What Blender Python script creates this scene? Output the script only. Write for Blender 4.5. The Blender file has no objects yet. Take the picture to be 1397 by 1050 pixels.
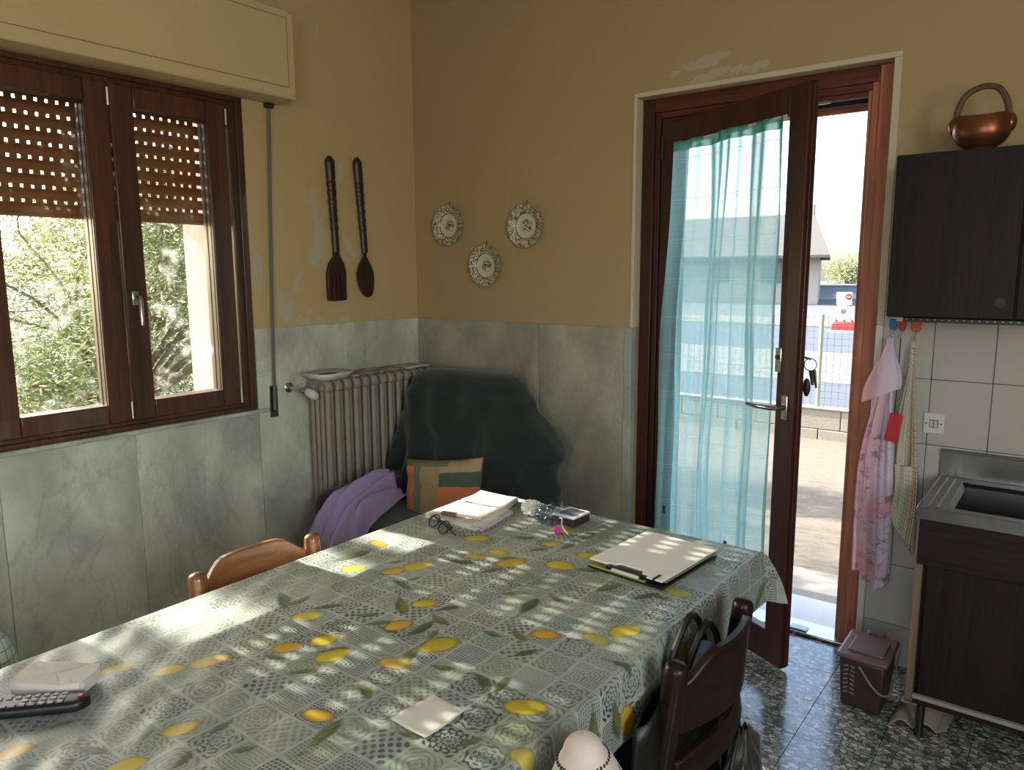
import bpy, math, random
import numpy as np
from mathutils import Matrix, Vector, Euler, noise as mnoise
PI = math.pi
C = bpy.context.scene.collection
S = bpy.context.scene
rnd = random.Random(7)
R = math.radians

# ---------------------------------------------------------------- camera, world, sun, exposure
cam_d = bpy.data.cameras.new('camera'); cam = bpy.data.objects.new('camera', cam_d); C.objects.link(cam)
cam_d.sensor_width = 36; cam_d.lens = 26.379; cam_d.clip_start = .02; cam_d.clip_end = 400
yaw, pitch, roll = .64988761, -.14943111, -.00430146
fwd = Vector((-math.sin(yaw)*math.cos(pitch), math.cos(yaw)*math.cos(pitch), math.sin(pitch)))
rt = Vector((math.cos(yaw), math.sin(yaw), 0)); up = rt.cross(fwd)
r2 = math.cos(roll)*rt+math.sin(roll)*up; u2 = -math.sin(roll)*rt+math.cos(roll)*up
mw = Matrix((r2, u2, -fwd)).transposed().to_4x4(); mw.translation = (2.9733, -3.0391, 1.5)
cam.matrix_world = mw
S.camera = cam
S.view_settings.view_transform = 'Standard'; S.view_settings.look = 'None'
S.view_settings.gamma = 1; S.view_settings.use_curve_mapping = False
S.view_settings.exposure = 0.0

SUN_DIR = Vector((1, .085, -.535)).normalized()          # low sun, coming in through the kitchen window
SUN_E, SKY_E, SIDE_E, FRONT_E = 28.0, 1.0, 62.0, 22.0
w = bpy.data.worlds.new('sky'); S.world = w; w.use_nodes = True
wn = w.node_tree.nodes; bg = wn['Background']
sky = wn.new('ShaderNodeTexSky'); sky.sky_type = 'NISHITA'; sky.sun_disc = False
sky.sun_elevation = math.asin(-SUN_DIR.z); sky.sun_rotation = R(-94.9); sky.air_density = 1.0; sky.dust_density = 3.0
w.node_tree.links.new(sky.outputs[0], bg.inputs[0]); bg.inputs[1].default_value = SKY_E
sd = bpy.data.lights.new('sun', 'SUN'); so = bpy.data.objects.new('sun', sd); C.objects.link(so)
sd.energy = SUN_E; sd.angle = R(.5); sd.color = (1, .93, .80); so.location = (-10, -1, 6)
so.rotation_euler = SUN_DIR.to_track_quat('-Z', 'Y').to_euler()
# fill lamp added in an unseen side wall opening to lift the dim room
fd = bpy.data.lights.new('side_fill_lamp', 'AREA'); fo = bpy.data.objects.new('side_fill_lamp', fd); C.objects.link(fo)
fd.shape = 'RECTANGLE'; fd.size = 1.35; fd.size_y = 1.15; fd.energy = SIDE_E; fd.color = (1, .97, .92)
fo.location = (4.72, -3.3, 1.75); fo.rotation_euler = Vector((-1, 0, 0)).to_track_quat('-Z', 'Z').to_euler()

f2 = bpy.data.lights.new('front_fill_lamp', 'AREA'); f2o = bpy.data.objects.new('front_fill_lamp', f2); C.objects.link(f2o)  # second added fill lamp, in an unseen opening of the front wall
f2.shape = 'RECTANGLE'; f2.size = 1.2; f2.size_y = 1.15; f2.energy = FRONT_E; f2.color = (1, .98, .95)
f2o.location = (3.3, -4.92, 1.55); f2o.rotation_euler = Vector((0, 1, 0)).to_track_quat('-Z', 'Z').to_euler()

# ---------------------------------------------------------------- helpers
class MB:
    def __init__(s): s.v = []; s.f = []
    def add(s, vs, fs, M=None):
        o = len(s.v)
        if M is not None: vs = [M @ Vector(p) for p in vs]
        s.v += [tuple(p) for p in vs]; s.f += [tuple(i+o for i in q) for q in fs]; return s
    def box(s, x0, x1, y0, y1, z0, z1, M=None):
        return s.add([(x0,y0,z0),(x1,y0,z0),(x1,y1,z0),(x0,y1,z0),(x0,y0,z1),(x1,y0,z1),(x1,y1,z1),(x0,y1,z1)],
                     [(3,2,1,0),(4,5,6,7),(0,1,5,4),(1,2,6,5),(2,3,7,6),(3,0,4,7)], M)
    def tube(s, pts, r, n=8, closed=False, flat=1.0, upv=None, M=None):
        P = [Vector(p) for p in pts]; k = len(P); rs = r if isinstance(r, (list, tuple)) else [r]*k
        vs = []; prev = None
        for i in range(k):
            a = P[i-1] if (i > 0 or closed) else P[i]; b = P[(i+1) % k] if (i < k-1 or closed) else P[i]
            t = (b-a).normalized()
            if prev is None:
                q = Vector(upv) if upv else (Vector((0,0,1)) if abs(t.z) < .9 else Vector((1,0,0)))
            else: q = prev
            e = (q - t*q.dot(t)).normalized(); g = t.cross(e); prev = e
            for j in range(n):
                an = 2*PI*j/n
                vs.append(P[i]+e*(math.cos(an)*rs[i])+g*(math.sin(an)*rs[i]*flat))
        fs = []
        for i in range(k if closed else k-1):
            for j in range(n):
                i2 = (i+1) % k
                fs.append((i*n+j, i*n+(j+1) % n, i2*n+(j+1) % n, i2*n+j))
        if not closed: fs += [tuple(range(n))[::-1], tuple((k-1)*n+j for j in range(n))]
        return s.add(vs, fs, M)
    def lathe(s, prof, n=24, c=(0,0,0), M=None, sx=1, sy=1):
        vs = []; fs = []; k = len(prof)
        for r, z in prof:
            for j in range(n):
                a = 2*PI*j/n; vs.append((c[0]+r*math.cos(a)*sx, c[1]+r*math.sin(a)*sy, c[2]+z))
        for i in range(k-1):
            for j in range(n): fs.append((i*n+j, i*n+(j+1) % n, (i+1)*n+(j+1) % n, (i+1)*n+j))
        if prof[0][0] > 1e-5: fs.append(tuple(range(n))[::-1])
        if prof[-1][0] > 1e-5: fs.append(tuple((k-1)*n+j for j in range(n)))
        return s.add(vs, fs, M)
    def grid(s, fn, nu, nv, cu=False, M=None):
        vs = [fn(i/(nu if cu else nu-1), j/(nv-1)) for j in range(nv) for i in range(nu)]
        fs = []
        for j in range(nv-1):
            for i in range(nu if cu else nu-1):
                i2 = (i+1) % nu
                fs.append((j*nu+i, j*nu+i2, (j+1)*nu+i2, (j+1)*nu+i))
        return s.add(vs, fs, M)
    def prism(s, poly, h0, h1, M=None):
        n = len(poly)
        vs = [(x, y, h0) for x, y in poly]+[(x, y, h1) for x, y in poly]
        fs = [tuple(range(n))[::-1], tuple(range(n, 2*n))]+[(i, (i+1) % n, n+(i+1) % n, n+i) for i in range(n)]
        return s.add(vs, fs, M)
    def sphere(s, c, r, n=12, m=8, M=None):
        r = r if isinstance(r, tuple) else (r, r, r)
        pr = [(math.sin(PI*i/m), -math.cos(PI*i/m)) for i in range(m+1)]
        return s.lathe([(max(a, 1e-4), b) for a, b in pr], n, (0,0,0), (M or Matrix()) @ Matrix.Translation(c) @ Matrix.Diagonal((*r, 1)))

def rootmat(o): return Matrix.Translation(o.location) @ o.rotation_euler.to_matrix().to_4x4()
def top(o):
    while o.parent: o = o.parent
    return o
def link(name, me, m, parent=None):
    o = bpy.data.objects.new(name, me); C.objects.link(o)
    if m is not None:
        me.materials.clear(); me.materials.append(m)
    if parent is not None: o.parent = parent
    return o
def mesh(mb, name, smooth=40):
    me = bpy.data.meshes.new(name); me.from_pydata(mb.v, [], mb.f); me.update()
    if smooth:
        me.polygons.foreach_set('use_smooth', [True]*len(me.polygons)); me.set_sharp_from_angle(angle=R(smooth))
    return me
def build(name, mb, m, parent=None, bevel=0, sub=0, solid=0, smooth=40, world=True, seg=2):
    """link a mesh; its vertices are world coordinates unless world is False"""
    org = None
    if parent is not None:
        if world:
            inv = rootmat(top(parent)).inverted(); mb.v = [tuple(inv @ Vector(p)) for p in mb.v]
    elif world:
        a = np.array(mb.v); org = Vector(((a[:,0].min()+a[:,0].max())/2, (a[:,1].min()+a[:,1].max())/2, a[:,2].min()))
        mb.v = [(p[0]-org.x, p[1]-org.y, p[2]-org.z) for p in mb.v]
    o = link(name, mesh(mb, name, smooth), m, parent)
    if org is not None: o.location = org
    if solid:
        d = o.modifiers.new('solid', 'SOLIDIFY'); d.thickness = solid; d.offset = 0
    if bevel:
        d = o.modifiers.new('bevel', 'BEVEL'); d.width = bevel; d.segments = seg; d.limit_method = 'ANGLE'; d.angle_limit = R(35)
    if sub:
        d = o.modifiers.new('sub', 'SUBSURF'); d.levels = sub; d.render_levels = sub
    return o
def tag(o, label=None, cat=None, group=None, kind=None):
    if label: o['label'] = label
    if cat: o['category'] = cat
    if group: o['group'] = group
    if kind: o['kind'] = kind
    return o
def thing(name, label, cat, loc=(0,0,0), rz=0, group=None):
    o = bpy.data.objects.new(name, None); C.objects.link(o); o.empty_display_size = .05
    o.location = loc; o.rotation_euler = (0, 0, rz)
    return tag(o, label, cat, group)
def struct(name, mb=None, m=None, parent=None, **k):
    if mb is None:
        o = bpy.data.objects.new(name, None); C.objects.link(o)
    else: o = build(name, mb, m, parent, **k)
    if parent is None: o['kind'] = 'structure'
    return o
def copy_tree(o, parent=None):
    c = o.copy(); C.objects.link(c)
    if parent is not None: c.parent = parent
    for ch in list(o.children): copy_tree(ch, c)
    return c
def B(x0, x1, y0, y1, z0, z1): return MB().box(x0, x1, y0, y1, z0, z1)
def sm(x): x = max(0, min(1, x)); return x*x*(3-2*x)
def lerp(a, b, t): return a+(b-a)*t
def poly_at(tab, t):
    for i in range(len(tab)-1):
        if t <= tab[i+1][0]:
            q = (t-tab[i][0])/(tab[i+1][0]-tab[i][0]); q = sm(q)
            return [lerp(a, b, q) for a, b in zip(tab[i][1:], tab[i+1][1:])]
    return list(tab[-1][1:])
def catmull(P, n):
    P = [Vector(p) for p in P]; Q = [P[0]*2-P[1]]+P+[P[-1]*2-P[-2]]; out = []
    for i in range(n):
        t = i/(n-1)*(len(P)-1); k = min(int(t), len(P)-2); f = t-k
        a, b, c, d = Q[k], Q[k+1], Q[k+2], Q[k+3]
        out.append(.5*((2*b)+(c-a)*f+(2*a-5*b+4*c-d)*f*f+(3*b-a-3*c+d)*f**3))
    return out
def nz(x, y, z=0): return mnoise.noise(Vector((x, y, z)))

# ---------------------------------------------------------------- materials
def col(c):
    if max(c) <= 1.0: return (*c, 1)
    return (*[((x/255)/12.92 if x/255 <= .04045 else ((x/255+.055)/1.055)**2.4) for x in c], 1)
class NT:
    def __init__(s, name):
        s.m = bpy.data.materials.new(name); s.m.use_nodes = True; s.t = s.m.node_tree; s.N = s.t.nodes
        s.b = s.N['Principled BSDF']; s.out = s.N['Material Output']
    def put(s, sock, v):
        if isinstance(v, bpy.types.NodeSocket): s.t.links.new(v, sock)
        elif v is not None: sock.default_value = v
    def n(s, ty, *ins, o=0, **pr):
        k = s.N.new('ShaderNode'+ty)
        for a, b in pr.items():
            if a.startswith('i_'): s.put(k.inputs[a[2:].replace('_', ' ')], b)
            else: setattr(k, a, b)
        for i, v in enumerate(ins): s.put(k.inputs[i], v)
        return k.outputs[o]
    def ma(s, op, a, b=None, c=None): return s.n('Math', a, b, c, operation=op)
    def obj(s): return s.n('TexCoord', o=3)
    def geo(s): return s.n('NewGeometry', o=0)
    def mix(s, f, a, b, blend='MIX'):
        k = s.N.new('ShaderNodeMix'); k.data_type = 'RGBA'; k.blend_type = blend; k.clamp_factor = True
        for i, v in ((0, f), (6, a), (7, b)):
            if isinstance(v, (tuple, list)): v = col(v[:3])
            s.put(k.inputs[i], v)
        return k.outputs[2]
    def noise(s, vec, scale, detail=3, rough=.5, dist=0, o=0):
        return s.n('TexNoise', o=o, i_Vector=vec, i_Scale=scale, i_Detail=detail, i_Roughness=rough, i_Distortion=dist)
    def map(s, vec, sc=(1,1,1), loc=(0,0,0), rot=(0,0,0)):
        return s.n('Mapping', i_Vector=vec, i_Scale=sc, i_Location=loc, i_Rotation=rot)
    def ramp(s, f, stops, interp='LINEAR'):
        k = s.N.new('ShaderNodeValToRGB'); e = k.color_ramp.elements; k.color_ramp.interpolation = interp
        while len(e) < len(stops): e.new(.5)
        for i, (p, c) in enumerate(stops):
            e[i].position = p; e[i].color = col(c) if isinstance(c, tuple) else (c, c, c, 1)
        s.put(k.inputs[0], f); return k.outputs[0]
    def sep(s, vec):
        k = s.N.new('ShaderNodeSeparateXYZ'); s.put(k.inputs[0], vec); return k.outputs
    def comb(s, x, y, z): return s.n('CombineXYZ', x, y, z)
    def step(s, a, lo, hi): return s.n('MapRange', a, lo, hi, 0.0, 1.0, interpolation_type='SMOOTHSTEP')
    def bump(s, h, st=.3, d=.002):
        k = s.N.new('ShaderNodeBump'); k.inputs['Strength'].default_value = st; k.inputs['Distance'].default_value = d
        s.put(k.inputs['Height'], h); s.put(s.b.inputs['Normal'], k.outputs[0])
    def set(s, **k):
        for a, v in k.items():
            if isinstance(v, tuple): v = col(v)
            s.put(s.b.inputs[a.replace('_', ' ')], v)
        return s
def plain(name, c, rough=.6, metal=0, c2=None, sc=8, bump=0, bsc=60, **k):
    t = NT(name); t.set(Roughness=rough, Metallic=metal)
    v = t.obj(); c2 = c2 or tuple(x*.86 for x in c)
    t.put(t.b.inputs['Base Color'], t.mix(t.noise(v, sc, 4), c2, c))
    if bump: t.bump(t.noise(v, bsc, 4), bump, .003)
    for a, b in k.items(): t.put(t.b.inputs[a.replace('_', ' ')], b)
    return t.m
def wood(name, dark, light, axis='z', rough=.4, sc=1.0, coat=0, bump=.12):
    t = NT(name); v = t.obj()
    s = {'x': (1.5, 40, 40), 'y': (40, 1.5, 40), 'z': (40, 40, 1.5)}[axis]
    g = t.noise(t.map(v, tuple(a*sc for a in s)), 1.6, 6, .65, .4)
    g2 = t.noise(t.map(v, tuple(a*sc*.25 for a in s)), 1.0, 3)
    f = t.ma('ADD', t.ma('MULTIPLY', g, .7), t.ma('MULTIPLY', g2, .4))
    t.put(t.b.inputs['Base Color'], t.mix(t.step(f, .38, .75), dark, light))
    t.set(Roughness=rough); t.put(t.b.inputs['Coat Weight'], coat); t.bump(g, bump, .002)
    return t.m
def fabric(name, c, c2=None, wsc=900, rough=.95, bump=.25, sheen=.2, fold=3):
    t = NT(name); v = t.obj(); c2 = c2 or tuple(x*.78 for x in c)
    t.put(t.b.inputs['Base Color'], t.mix(t.noise(v, fold, 5, .6), c2, c))
    t.set(Roughness=rough); t.put(t.b.inputs['Sheen Weight'], sheen)
    t.bump(t.noise(v, wsc, 2), bump, .001); return t.m

def wall_paint(name, c, c2, patches, axes):
    """oil paint over plaster; grey-green bare patches where it has flaked off (u, v, half width, half height, tilt)"""
    t = NT(name); g = t.geo(); sp = t.sep(g); U = sp['xyz'.index(axes[0])]; V = sp['xyz'.index(axes[1])]
    big = t.noise(g, 1.3, 4); fine = t.noise(g, 26, 4)
    base = t.mix(big, c2, c)
    base = t.mix(t.ma('MULTIPLY', t.step(t.noise(g, 9, 5), .62, .8), .12), base, (120, 96, 60))
    n1 = t.sep(t.noise(g, 20, 4, .6, o=1)); n0 = t.ma('SUBTRACT', n1[0], .5); n2 = t.ma('SUBTRACT', n1[1], .5)
    U = t.ma('ADD', U, t.ma('MULTIPLY', n0, .07)); V = t.ma('ADD', V, t.ma('MULTIPLY', n2, .07))
    tot = None
    for u, v, a, b, r in patches:
        du = t.ma('SUBTRACT', U, u); dv = t.ma('SUBTRACT', V, v); c_, s_ = math.cos(r), math.sin(r)
        x = t.ma('MULTIPLY', t.ma('ADD', t.ma('MULTIPLY', du, c_), t.ma('MULTIPLY', dv, s_)), 1/a)
        y = t.ma('MULTIPLY', t.ma('SUBTRACT', t.ma('MULTIPLY', dv, c_), t.ma('MULTIPLY', du, s_)), 1/b)
        d = t.ma('ADD', t.ma('MULTIPLY', x, x), t.ma('MULTIPLY', y, y))
        tot = d if tot is None else t.ma('MINIMUM', tot, d)
    if tot is not None:
        k = t.n('MapRange', tot, .9, 1.05, 1.0, 0.0)
        base = t.mix(t.ma('MULTIPLY', k, .75), base, (176, 172, 150))
        t.bump(t.ma('ADD', t.ma('MULTIPLY', fine, .5), t.ma('MULTIPLY', k, -1.0)), .25, .003)
    else: t.bump(fine, .12, .003)
    t.put(t.b.inputs['Base Color'], base); t.set(Roughness=.55); return t.m

def marble(name, c=(204, 208, 190), seed=0.0):
    t = NT(name); oi = t.n('ObjectInfo', o=5); g = t.geo()
    off = t.comb(t.ma('MULTIPLY', oi, 7), t.ma('MULTIPLY', oi, 13), t.ma('MULTIPLY', oi, 5))
    p = t.n('VectorMath', t.map(g, (1, 1, .62), (0,0,0), (R(38), R(-22), R(10))), off, operation='ADD')
    cl = t.noise(p, 3.0, 6, .6, .4); v1 = t.noise(p, 1.7, 6, .6, .5); v2 = t.noise(t.map(p, (1, 1, 1), (3, 1, 2), (R(60), R(30), 0)), 2.6, 6, .58, .35)
    vein = t.ma('SUBTRACT', 1.0, t.step(t.ma('ABSOLUTE', t.ma('SUBTRACT', v1, .5)), 0.0, .022))
    vein2 = t.ma('SUBTRACT', 1.0, t.step(t.ma('ABSOLUTE', t.ma('SUBTRACT', v2, .52)), 0.0, .016))
    b = t.mix(t.step(cl, .3, .72), tuple(x*.78 for x in c), tuple(min(255, x*1.03) for x in c))
    b = t.mix(t.ma('MULTIPLY', vein, .22), b, (116, 124, 112)); b = t.mix(t.ma('MULTIPLY', vein2, .18), b, (112, 118, 104))
    b = t.mix(t.ma('MULTIPLY', t.step(t.noise(p, 2.6, 2), .66, .8), .35), b, (184, 160, 112))
    t.put(t.b.inputs['Base Color'], b); t.set(Roughness=.42); return t.m

def terrazzo():
    t = NT('terrazzo'); g = t.geo()
    g = t.n('VectorMath', g, t.n('VectorMath', t.noise(g, 45, 3, o=1), (.5, .5, .5), operation='SUBTRACT'), operation='ADD') if False else g
    v = t.map(g, (46, 74, 0), (0,0,0), (0, 0, R(35)))
    k = t.N.new('ShaderNodeTexVoronoi'); k.feature = 'DISTANCE_TO_EDGE'; t.put(k.inputs['Vector'], v); k.inputs['Scale'].default_value = 1
    k2 = t.N.new('ShaderNodeTexVoronoi'); t.put(k2.inputs['Vector'], v); k2.inputs['Scale'].default_value = 1
    r = t.sep(k2.outputs['Color'])
    chip = t.mix(r[0], (168, 168, 158), (120, 126, 120)); chip = t.mix(t.step(r[1], .75, .8), chip, (76, 84, 80))
    chip = t.mix(t.step(r[2], .75, .8), chip, (190, 188, 178))
    b = t.mix(t.step(k.outputs['Distance'], .03, .13), (70, 78, 74), chip)
    t.put(t.b.inputs['Base Color'], b); t.set(Roughness=.17); t.put(t.b.inputs['Specular IOR Level'], 1.0)
    t.bump(t.noise(g, 14, 3), .06, .002); return t.m

def glass_mat(name, tint=(1, 1, 1), dirt=0.0, rough=0.0):
    """clear pane: light goes straight through, fresnel reflection on both faces"""
    t = NT(name); tr = t.n('BsdfTransparent', (*tint, 1)); gl = t.n('BsdfGlossy', (1, 1, 1, 1), i_Roughness=rough)
    f = t.ma('ADD', .03, t.ma('MULTIPLY', .6, t.ma('POWER', t.n('LayerWeight', .5, o=1), 5))); a = t.n('MixShader', f, tr, gl)
    if dirt:
        g = t.geo(); d = t.n('BsdfTranslucent', (.9, .92, .9, 1)); k = t.ma('MULTIPLY', t.step(t.noise(g, 9, 6, .7), .5, .8), dirt)
        a = t.n('MixShader', k, a, d)
    t.put(t.out.inputs[0], a); return t.m

def sheer_mat(name, c, open_=.5, c2=None):
    """thin woven voile: gaps between threads let light straight through, the threads diffuse and glow"""
    t = NT(name); g = t.geo(); z = t.sep(g)[2]
    weave = t.noise(t.map(g, (700, 700, 500)), 1, 1); band = t.noise(t.map(g, (.5, .5, 120)), 1, 2)
    hl = t.ma('LESS_THAN', t.ma('FRACT', t.ma('DIVIDE', z, .163)), .012)
    hl2 = t.ma('LESS_THAN', t.ma('FRACT', t.ma('DIVIDE', t.ma('ADD', z, .012), .163)), .008)
    tr = t.n('BsdfTransparent', (.97, 1, .99, 1)); df = t.n('BsdfDiffuse', col(c)); tl = t.n('BsdfTranslucent', col(c2 or c))
    k = t.n('MixShader', .62, df, tl)
    face = t.n('LayerWeight', .5, o=1)
    op = t.ma('ADD', t.ma('MULTIPLY', t.ma('POWER', face, 1.3), .95), 1-open_)
    op = t.ma('ADD', op, t.ma('MULTIPLY', t.ma('SUBTRACT', weave, .5), .5)); op = t.ma('ADD', op, t.ma('MULTIPLY', t.ma('SUBTRACT', band, .5), .16))
    op = t.ma('ADD', op, t.ma('MULTIPLY', t.ma('ADD', hl, hl2), .35))
    op = t.n('Clamp', op, .05, 1.0)
    t.put(t.out.inputs[0], t.n('MixShader', op, tr, k)); return t.m

def leaf_mat(name, c, c2, c3, tr=.5):
    t = NT(name); r = t.n('NewGeometry', o=8); g = t.geo()
    cc = t.mix(t.n('TexWhiteNoise', t.n('VectorMath', g, (.09, .09, .09), operation='SNAP')), c, c2); cc = t.mix(t.step(r, .8, .9), t.mix(r, cc, c2), c3)
    df = t.n('BsdfDiffuse', cc); tl = t.n('BsdfTranslucent', cc); gl = t.n('BsdfGlossy', (1, 1, 1, 1), i_Roughness=.35)
    a = t.n('MixShader', tr, df, tl); a = t.n('MixShader', .06, a, gl); t.put(t.out.inputs[0], a); return t.m

def newsprint(name, base=(214, 208, 198), ink=(62, 60, 62), rot=0, seed=0, pics=.45):
    t = NT(name); v = t.map(t.obj(), (1, 1, 1), (seed, seed*.7, 0), (0, 0, rot)); x = t.sep(v)
    line = t.ma('GREATER_THAN', t.ma('FRACT', t.ma('DIVIDE', x[1], .0075)), .5)
    word = t.ma('GREATER_THAN', t.noise(t.map(v, (160, 130, 0)), 1, 1), .42)
    colm = t.ma('GREATER_THAN', t.ma('FRACT', t.ma('DIVIDE', x[0], .052)), .1)
    txt = t.ma('MULTIPLY', t.ma('MULTIPLY', line, word), t.ma('MULTIPLY', colm, .75))
    cell = t.n('VectorMath', v, (.052, .05, 1), operation='SNAP'); rw = t.n('TexWhiteNoise', cell, o=0); rc = t.comb(rw, rw, t.ma('MULTIPLY', rw, .9))
    pic = t.ma('MULTIPLY', t.ma('GREATER_THAN', rw, 1-pics), colm)
    b = t.mix(txt, base, ink); b = t.mix(t.ma('MULTIPLY', pic, .75), b, t.mix(.55, rc, (120, 117, 114)))
    t.put(t.b.inputs['Base Color'], b); t.set(Roughness=.7); return t.m

def majolica(name):
    """cream glaze with brown-grey scrollwork on the rim and a flower spray in the well"""
    t = NT(name); v = t.obj(); s = t.sep(v); x, z = s[0], s[2]
    z = t.ma('SUBTRACT', z, .1025)
    r = t.ma('SQRT', t.ma('ADD', t.ma('MULTIPLY', x, x), t.ma('MULTIPLY', z, z))); an = t.ma('ARCTAN2', z, x)
    oi = t.n('ObjectInfo', o=5); ph = t.ma('MULTIPLY', oi, 6.28)
    p = t.comb(t.ma('ADD', x, oi), z, 0); nn = t.noise(p, 30, 4, .6, 2.0)
    n2 = t.noise(t.comb(t.ma('ADD', x, oi), z, 3), 60, 2, .5, 1.6)
    rim = t.step(r, .060, .064)
    scroll = t.ma('GREATER_THAN', t.ma('SINE', t.ma('ADD', t.ma('MULTIPLY', r, 190), t.ma('ADD', t.ma('MULTIPLY', t.ma('SINE', t.ma('ADD', t.ma('MULTIPLY', an, 7), ph)), 2.4), t.ma('MULTIPLY', nn, 26)))), .15)
    rimp = t.ma('MULTIPLY', scroll, rim)
    sp = t.ma('MULTIPLY', t.ma('GREATER_THAN', n2, .49), t.ma('SUBTRACT', 1.0, t.step(t.ma('ADD', r, t.ma('MULTIPLY', nn, .02)), .036, .05)))
    ring = t.ma('SUBTRACT', 1.0, t.step(t.ma('ABSOLUTE', t.ma('SUBTRACT', r, .062)), .0012, .0022))
    ringo = t.ma('SUBTRACT', 1.0, t.step(t.ma('ABSOLUTE', t.ma('SUBTRACT', r, .1)), .0005, .003))
    k = t.ma('MAXIMUM', t.ma('MAXIMUM', rimp, sp), t.ma('MAXIMUM', ring, t.ma('MULTIPLY', ringo, 0)))
    ink = t.mix(t.noise(v, 30, 2), (58, 52, 44), (92, 84, 62))
    t.put(t.b.inputs['Base Color'], t.mix(t.ma('MULTIPLY', k, .9), (206, 198, 172), ink)); t.set(Roughness=.22); return t.m

def tablecloth_mat():
    t = NT('printed_oilcloth'); g = t.geo()
    u = t.N.new('ShaderNodeAttribute'); u.attribute_name = 'flat'; s = t.sep(u.outputs['Vector'])
    U = t.ma('DIVIDE', s[0], .0752); V = t.ma('DIVIDE', s[1], .0752)
    cell = t.comb(t.ma('FLOOR', U), t.ma('FLOOR', V), 0); wn = t.sep(t.n('TexWhiteNoise', cell, o=1)); r1, r2, r3 = wn[0], wn[1], wn[2]
    px = t.ma('SUBTRACT', t.ma('FRACT', U), .5); py = t.ma('SUBTRACT', t.ma('FRACT', V), .5)
    rad = t.ma('SQRT', t.ma('ADD', t.ma('MULTIPLY', px, px), t.ma('MULTIPLY', py, py))); an = t.ma('ARCTAN2', py, px)
    ax = t.ma('ABSOLUTE', px); ay = t.ma('ABSOLUTE', py); mx = t.ma('MAXIMUM', ax, ay); mn = t.ma('MINIMUM', ax, ay)
    kk = t.ma('ADD', 30, t.ma('MULTIPLY', r1, 16)); nn = t.ma('MULTIPLY', t.ma('ADD', 1, t.ma('ROUND', t.ma('MULTIPLY', r2, 2))), 4)
    lob = t.ma('COSINE', t.ma('ADD', t.ma('MULTIPLY', an, nn), t.ma('SINE', t.ma('MULTIPLY', rad, 24))))
    pa = t.ma('ADD', t.ma('MULTIPLY', lob, t.ma('SINE', t.ma('ADD', t.ma('MULTIPLY', rad, kk), t.ma('MULTIPLY', r1, 6)))), t.ma('MULTIPLY', t.ma('SINE', t.ma('MULTIPLY', rad, 50)), .5))
    pb = t.ma('MULTIPLY', t.ma('SINE', t.ma('ADD', t.ma('MULTIPLY', mx, 24), t.ma('MULTIPLY', r2, 4))), t.ma('COSINE', t.ma('MULTIPLY', mn, 27)))
    pc = t.ma('MULTIPLY', t.ma('SINE', t.ma('MULTIPLY', t.ma('ADD', ax, ay), 38)), t.ma('COSINE', t.ma('ADD', t.ma('MULTIPLY', t.ma('SUBTRACT', mx, mn), 30), t.ma('MULTIPLY', r1, 5))))
    p = t.n('Mix', t.ma('GREATER_THAN', r3, .62), data_type='FLOAT'); k = p.node; k.data_type = 'FLOAT'
    t.put(k.inputs[2], pa); t.put(k.inputs[3], pb)
    k2 = t.N.new('ShaderNodeMix'); k2.data_type = 'FLOAT'; t.put(k2.inputs[0], t.ma('GREATER_THAN', r3, .80)); t.put(k2.inputs[2], k.outputs[0]); t.put(k2.inputs[3], pc)
    ink = t.step(k2.outputs[0], .08, .3)
    fade = t.ma('MULTIPLY', ink, t.ma('ADD', .42, t.ma('MULTIPLY', t.step(r2, .1, .5), .5)))
    fade = t.ma('MULTIPLY', fade, t.ma('ADD', .55, t.ma('MULTIPLY', t.step(t.noise(g, 5, 4, .6), .34, .6), .45)))
    inside = t.ma('LESS_THAN', mx, .455); fade = t.ma('MULTIPLY', fade, inside)
    inkc = t.mix(t.step(r1, .66, .72), (40, 48, 50), (92, 100, 40)); inkc = t.mix(t.step(r2, .86, .9), inkc, (70, 90, 100))
    gr = t.mix(t.step(t.noise(g, 2.6, 5, .6), .35, .7), (126, 134, 126), (160, 166, 156)); gr = t.mix(t.ma('MULTIPLY', t.step(t.noise(g, 14, 5, .65), .52, .75), .4), gr, (206, 206, 196))
    gr = t.mix(t.ma('MULTIPLY', r3, .35), gr, (150, 160, 158))
    line = t.ma('GREATER_THAN', mx, .478)
    b = t.mix(fade, gr, inkc); b = t.mix(t.ma('MULTIPLY', line, .2), b, (200, 200, 188))
    pr = t.N.new('ShaderNodeAttribute'); pr.attribute_name = 'print'; pm = t.N.new('ShaderNodeAttribute'); pm.attribute_name = 'print_mask'
    b = t.mix(pm.outputs['Fac'], b, pr.outputs['Color'])
    t.put(t.b.inputs['Base Color'], b); t.set(Roughness=.42); t.put(t.b.inputs['Specular IOR Level'], .45)
    t.bump(t.noise(g, 18, 5, .6), .35, .004); return t.m

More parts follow.
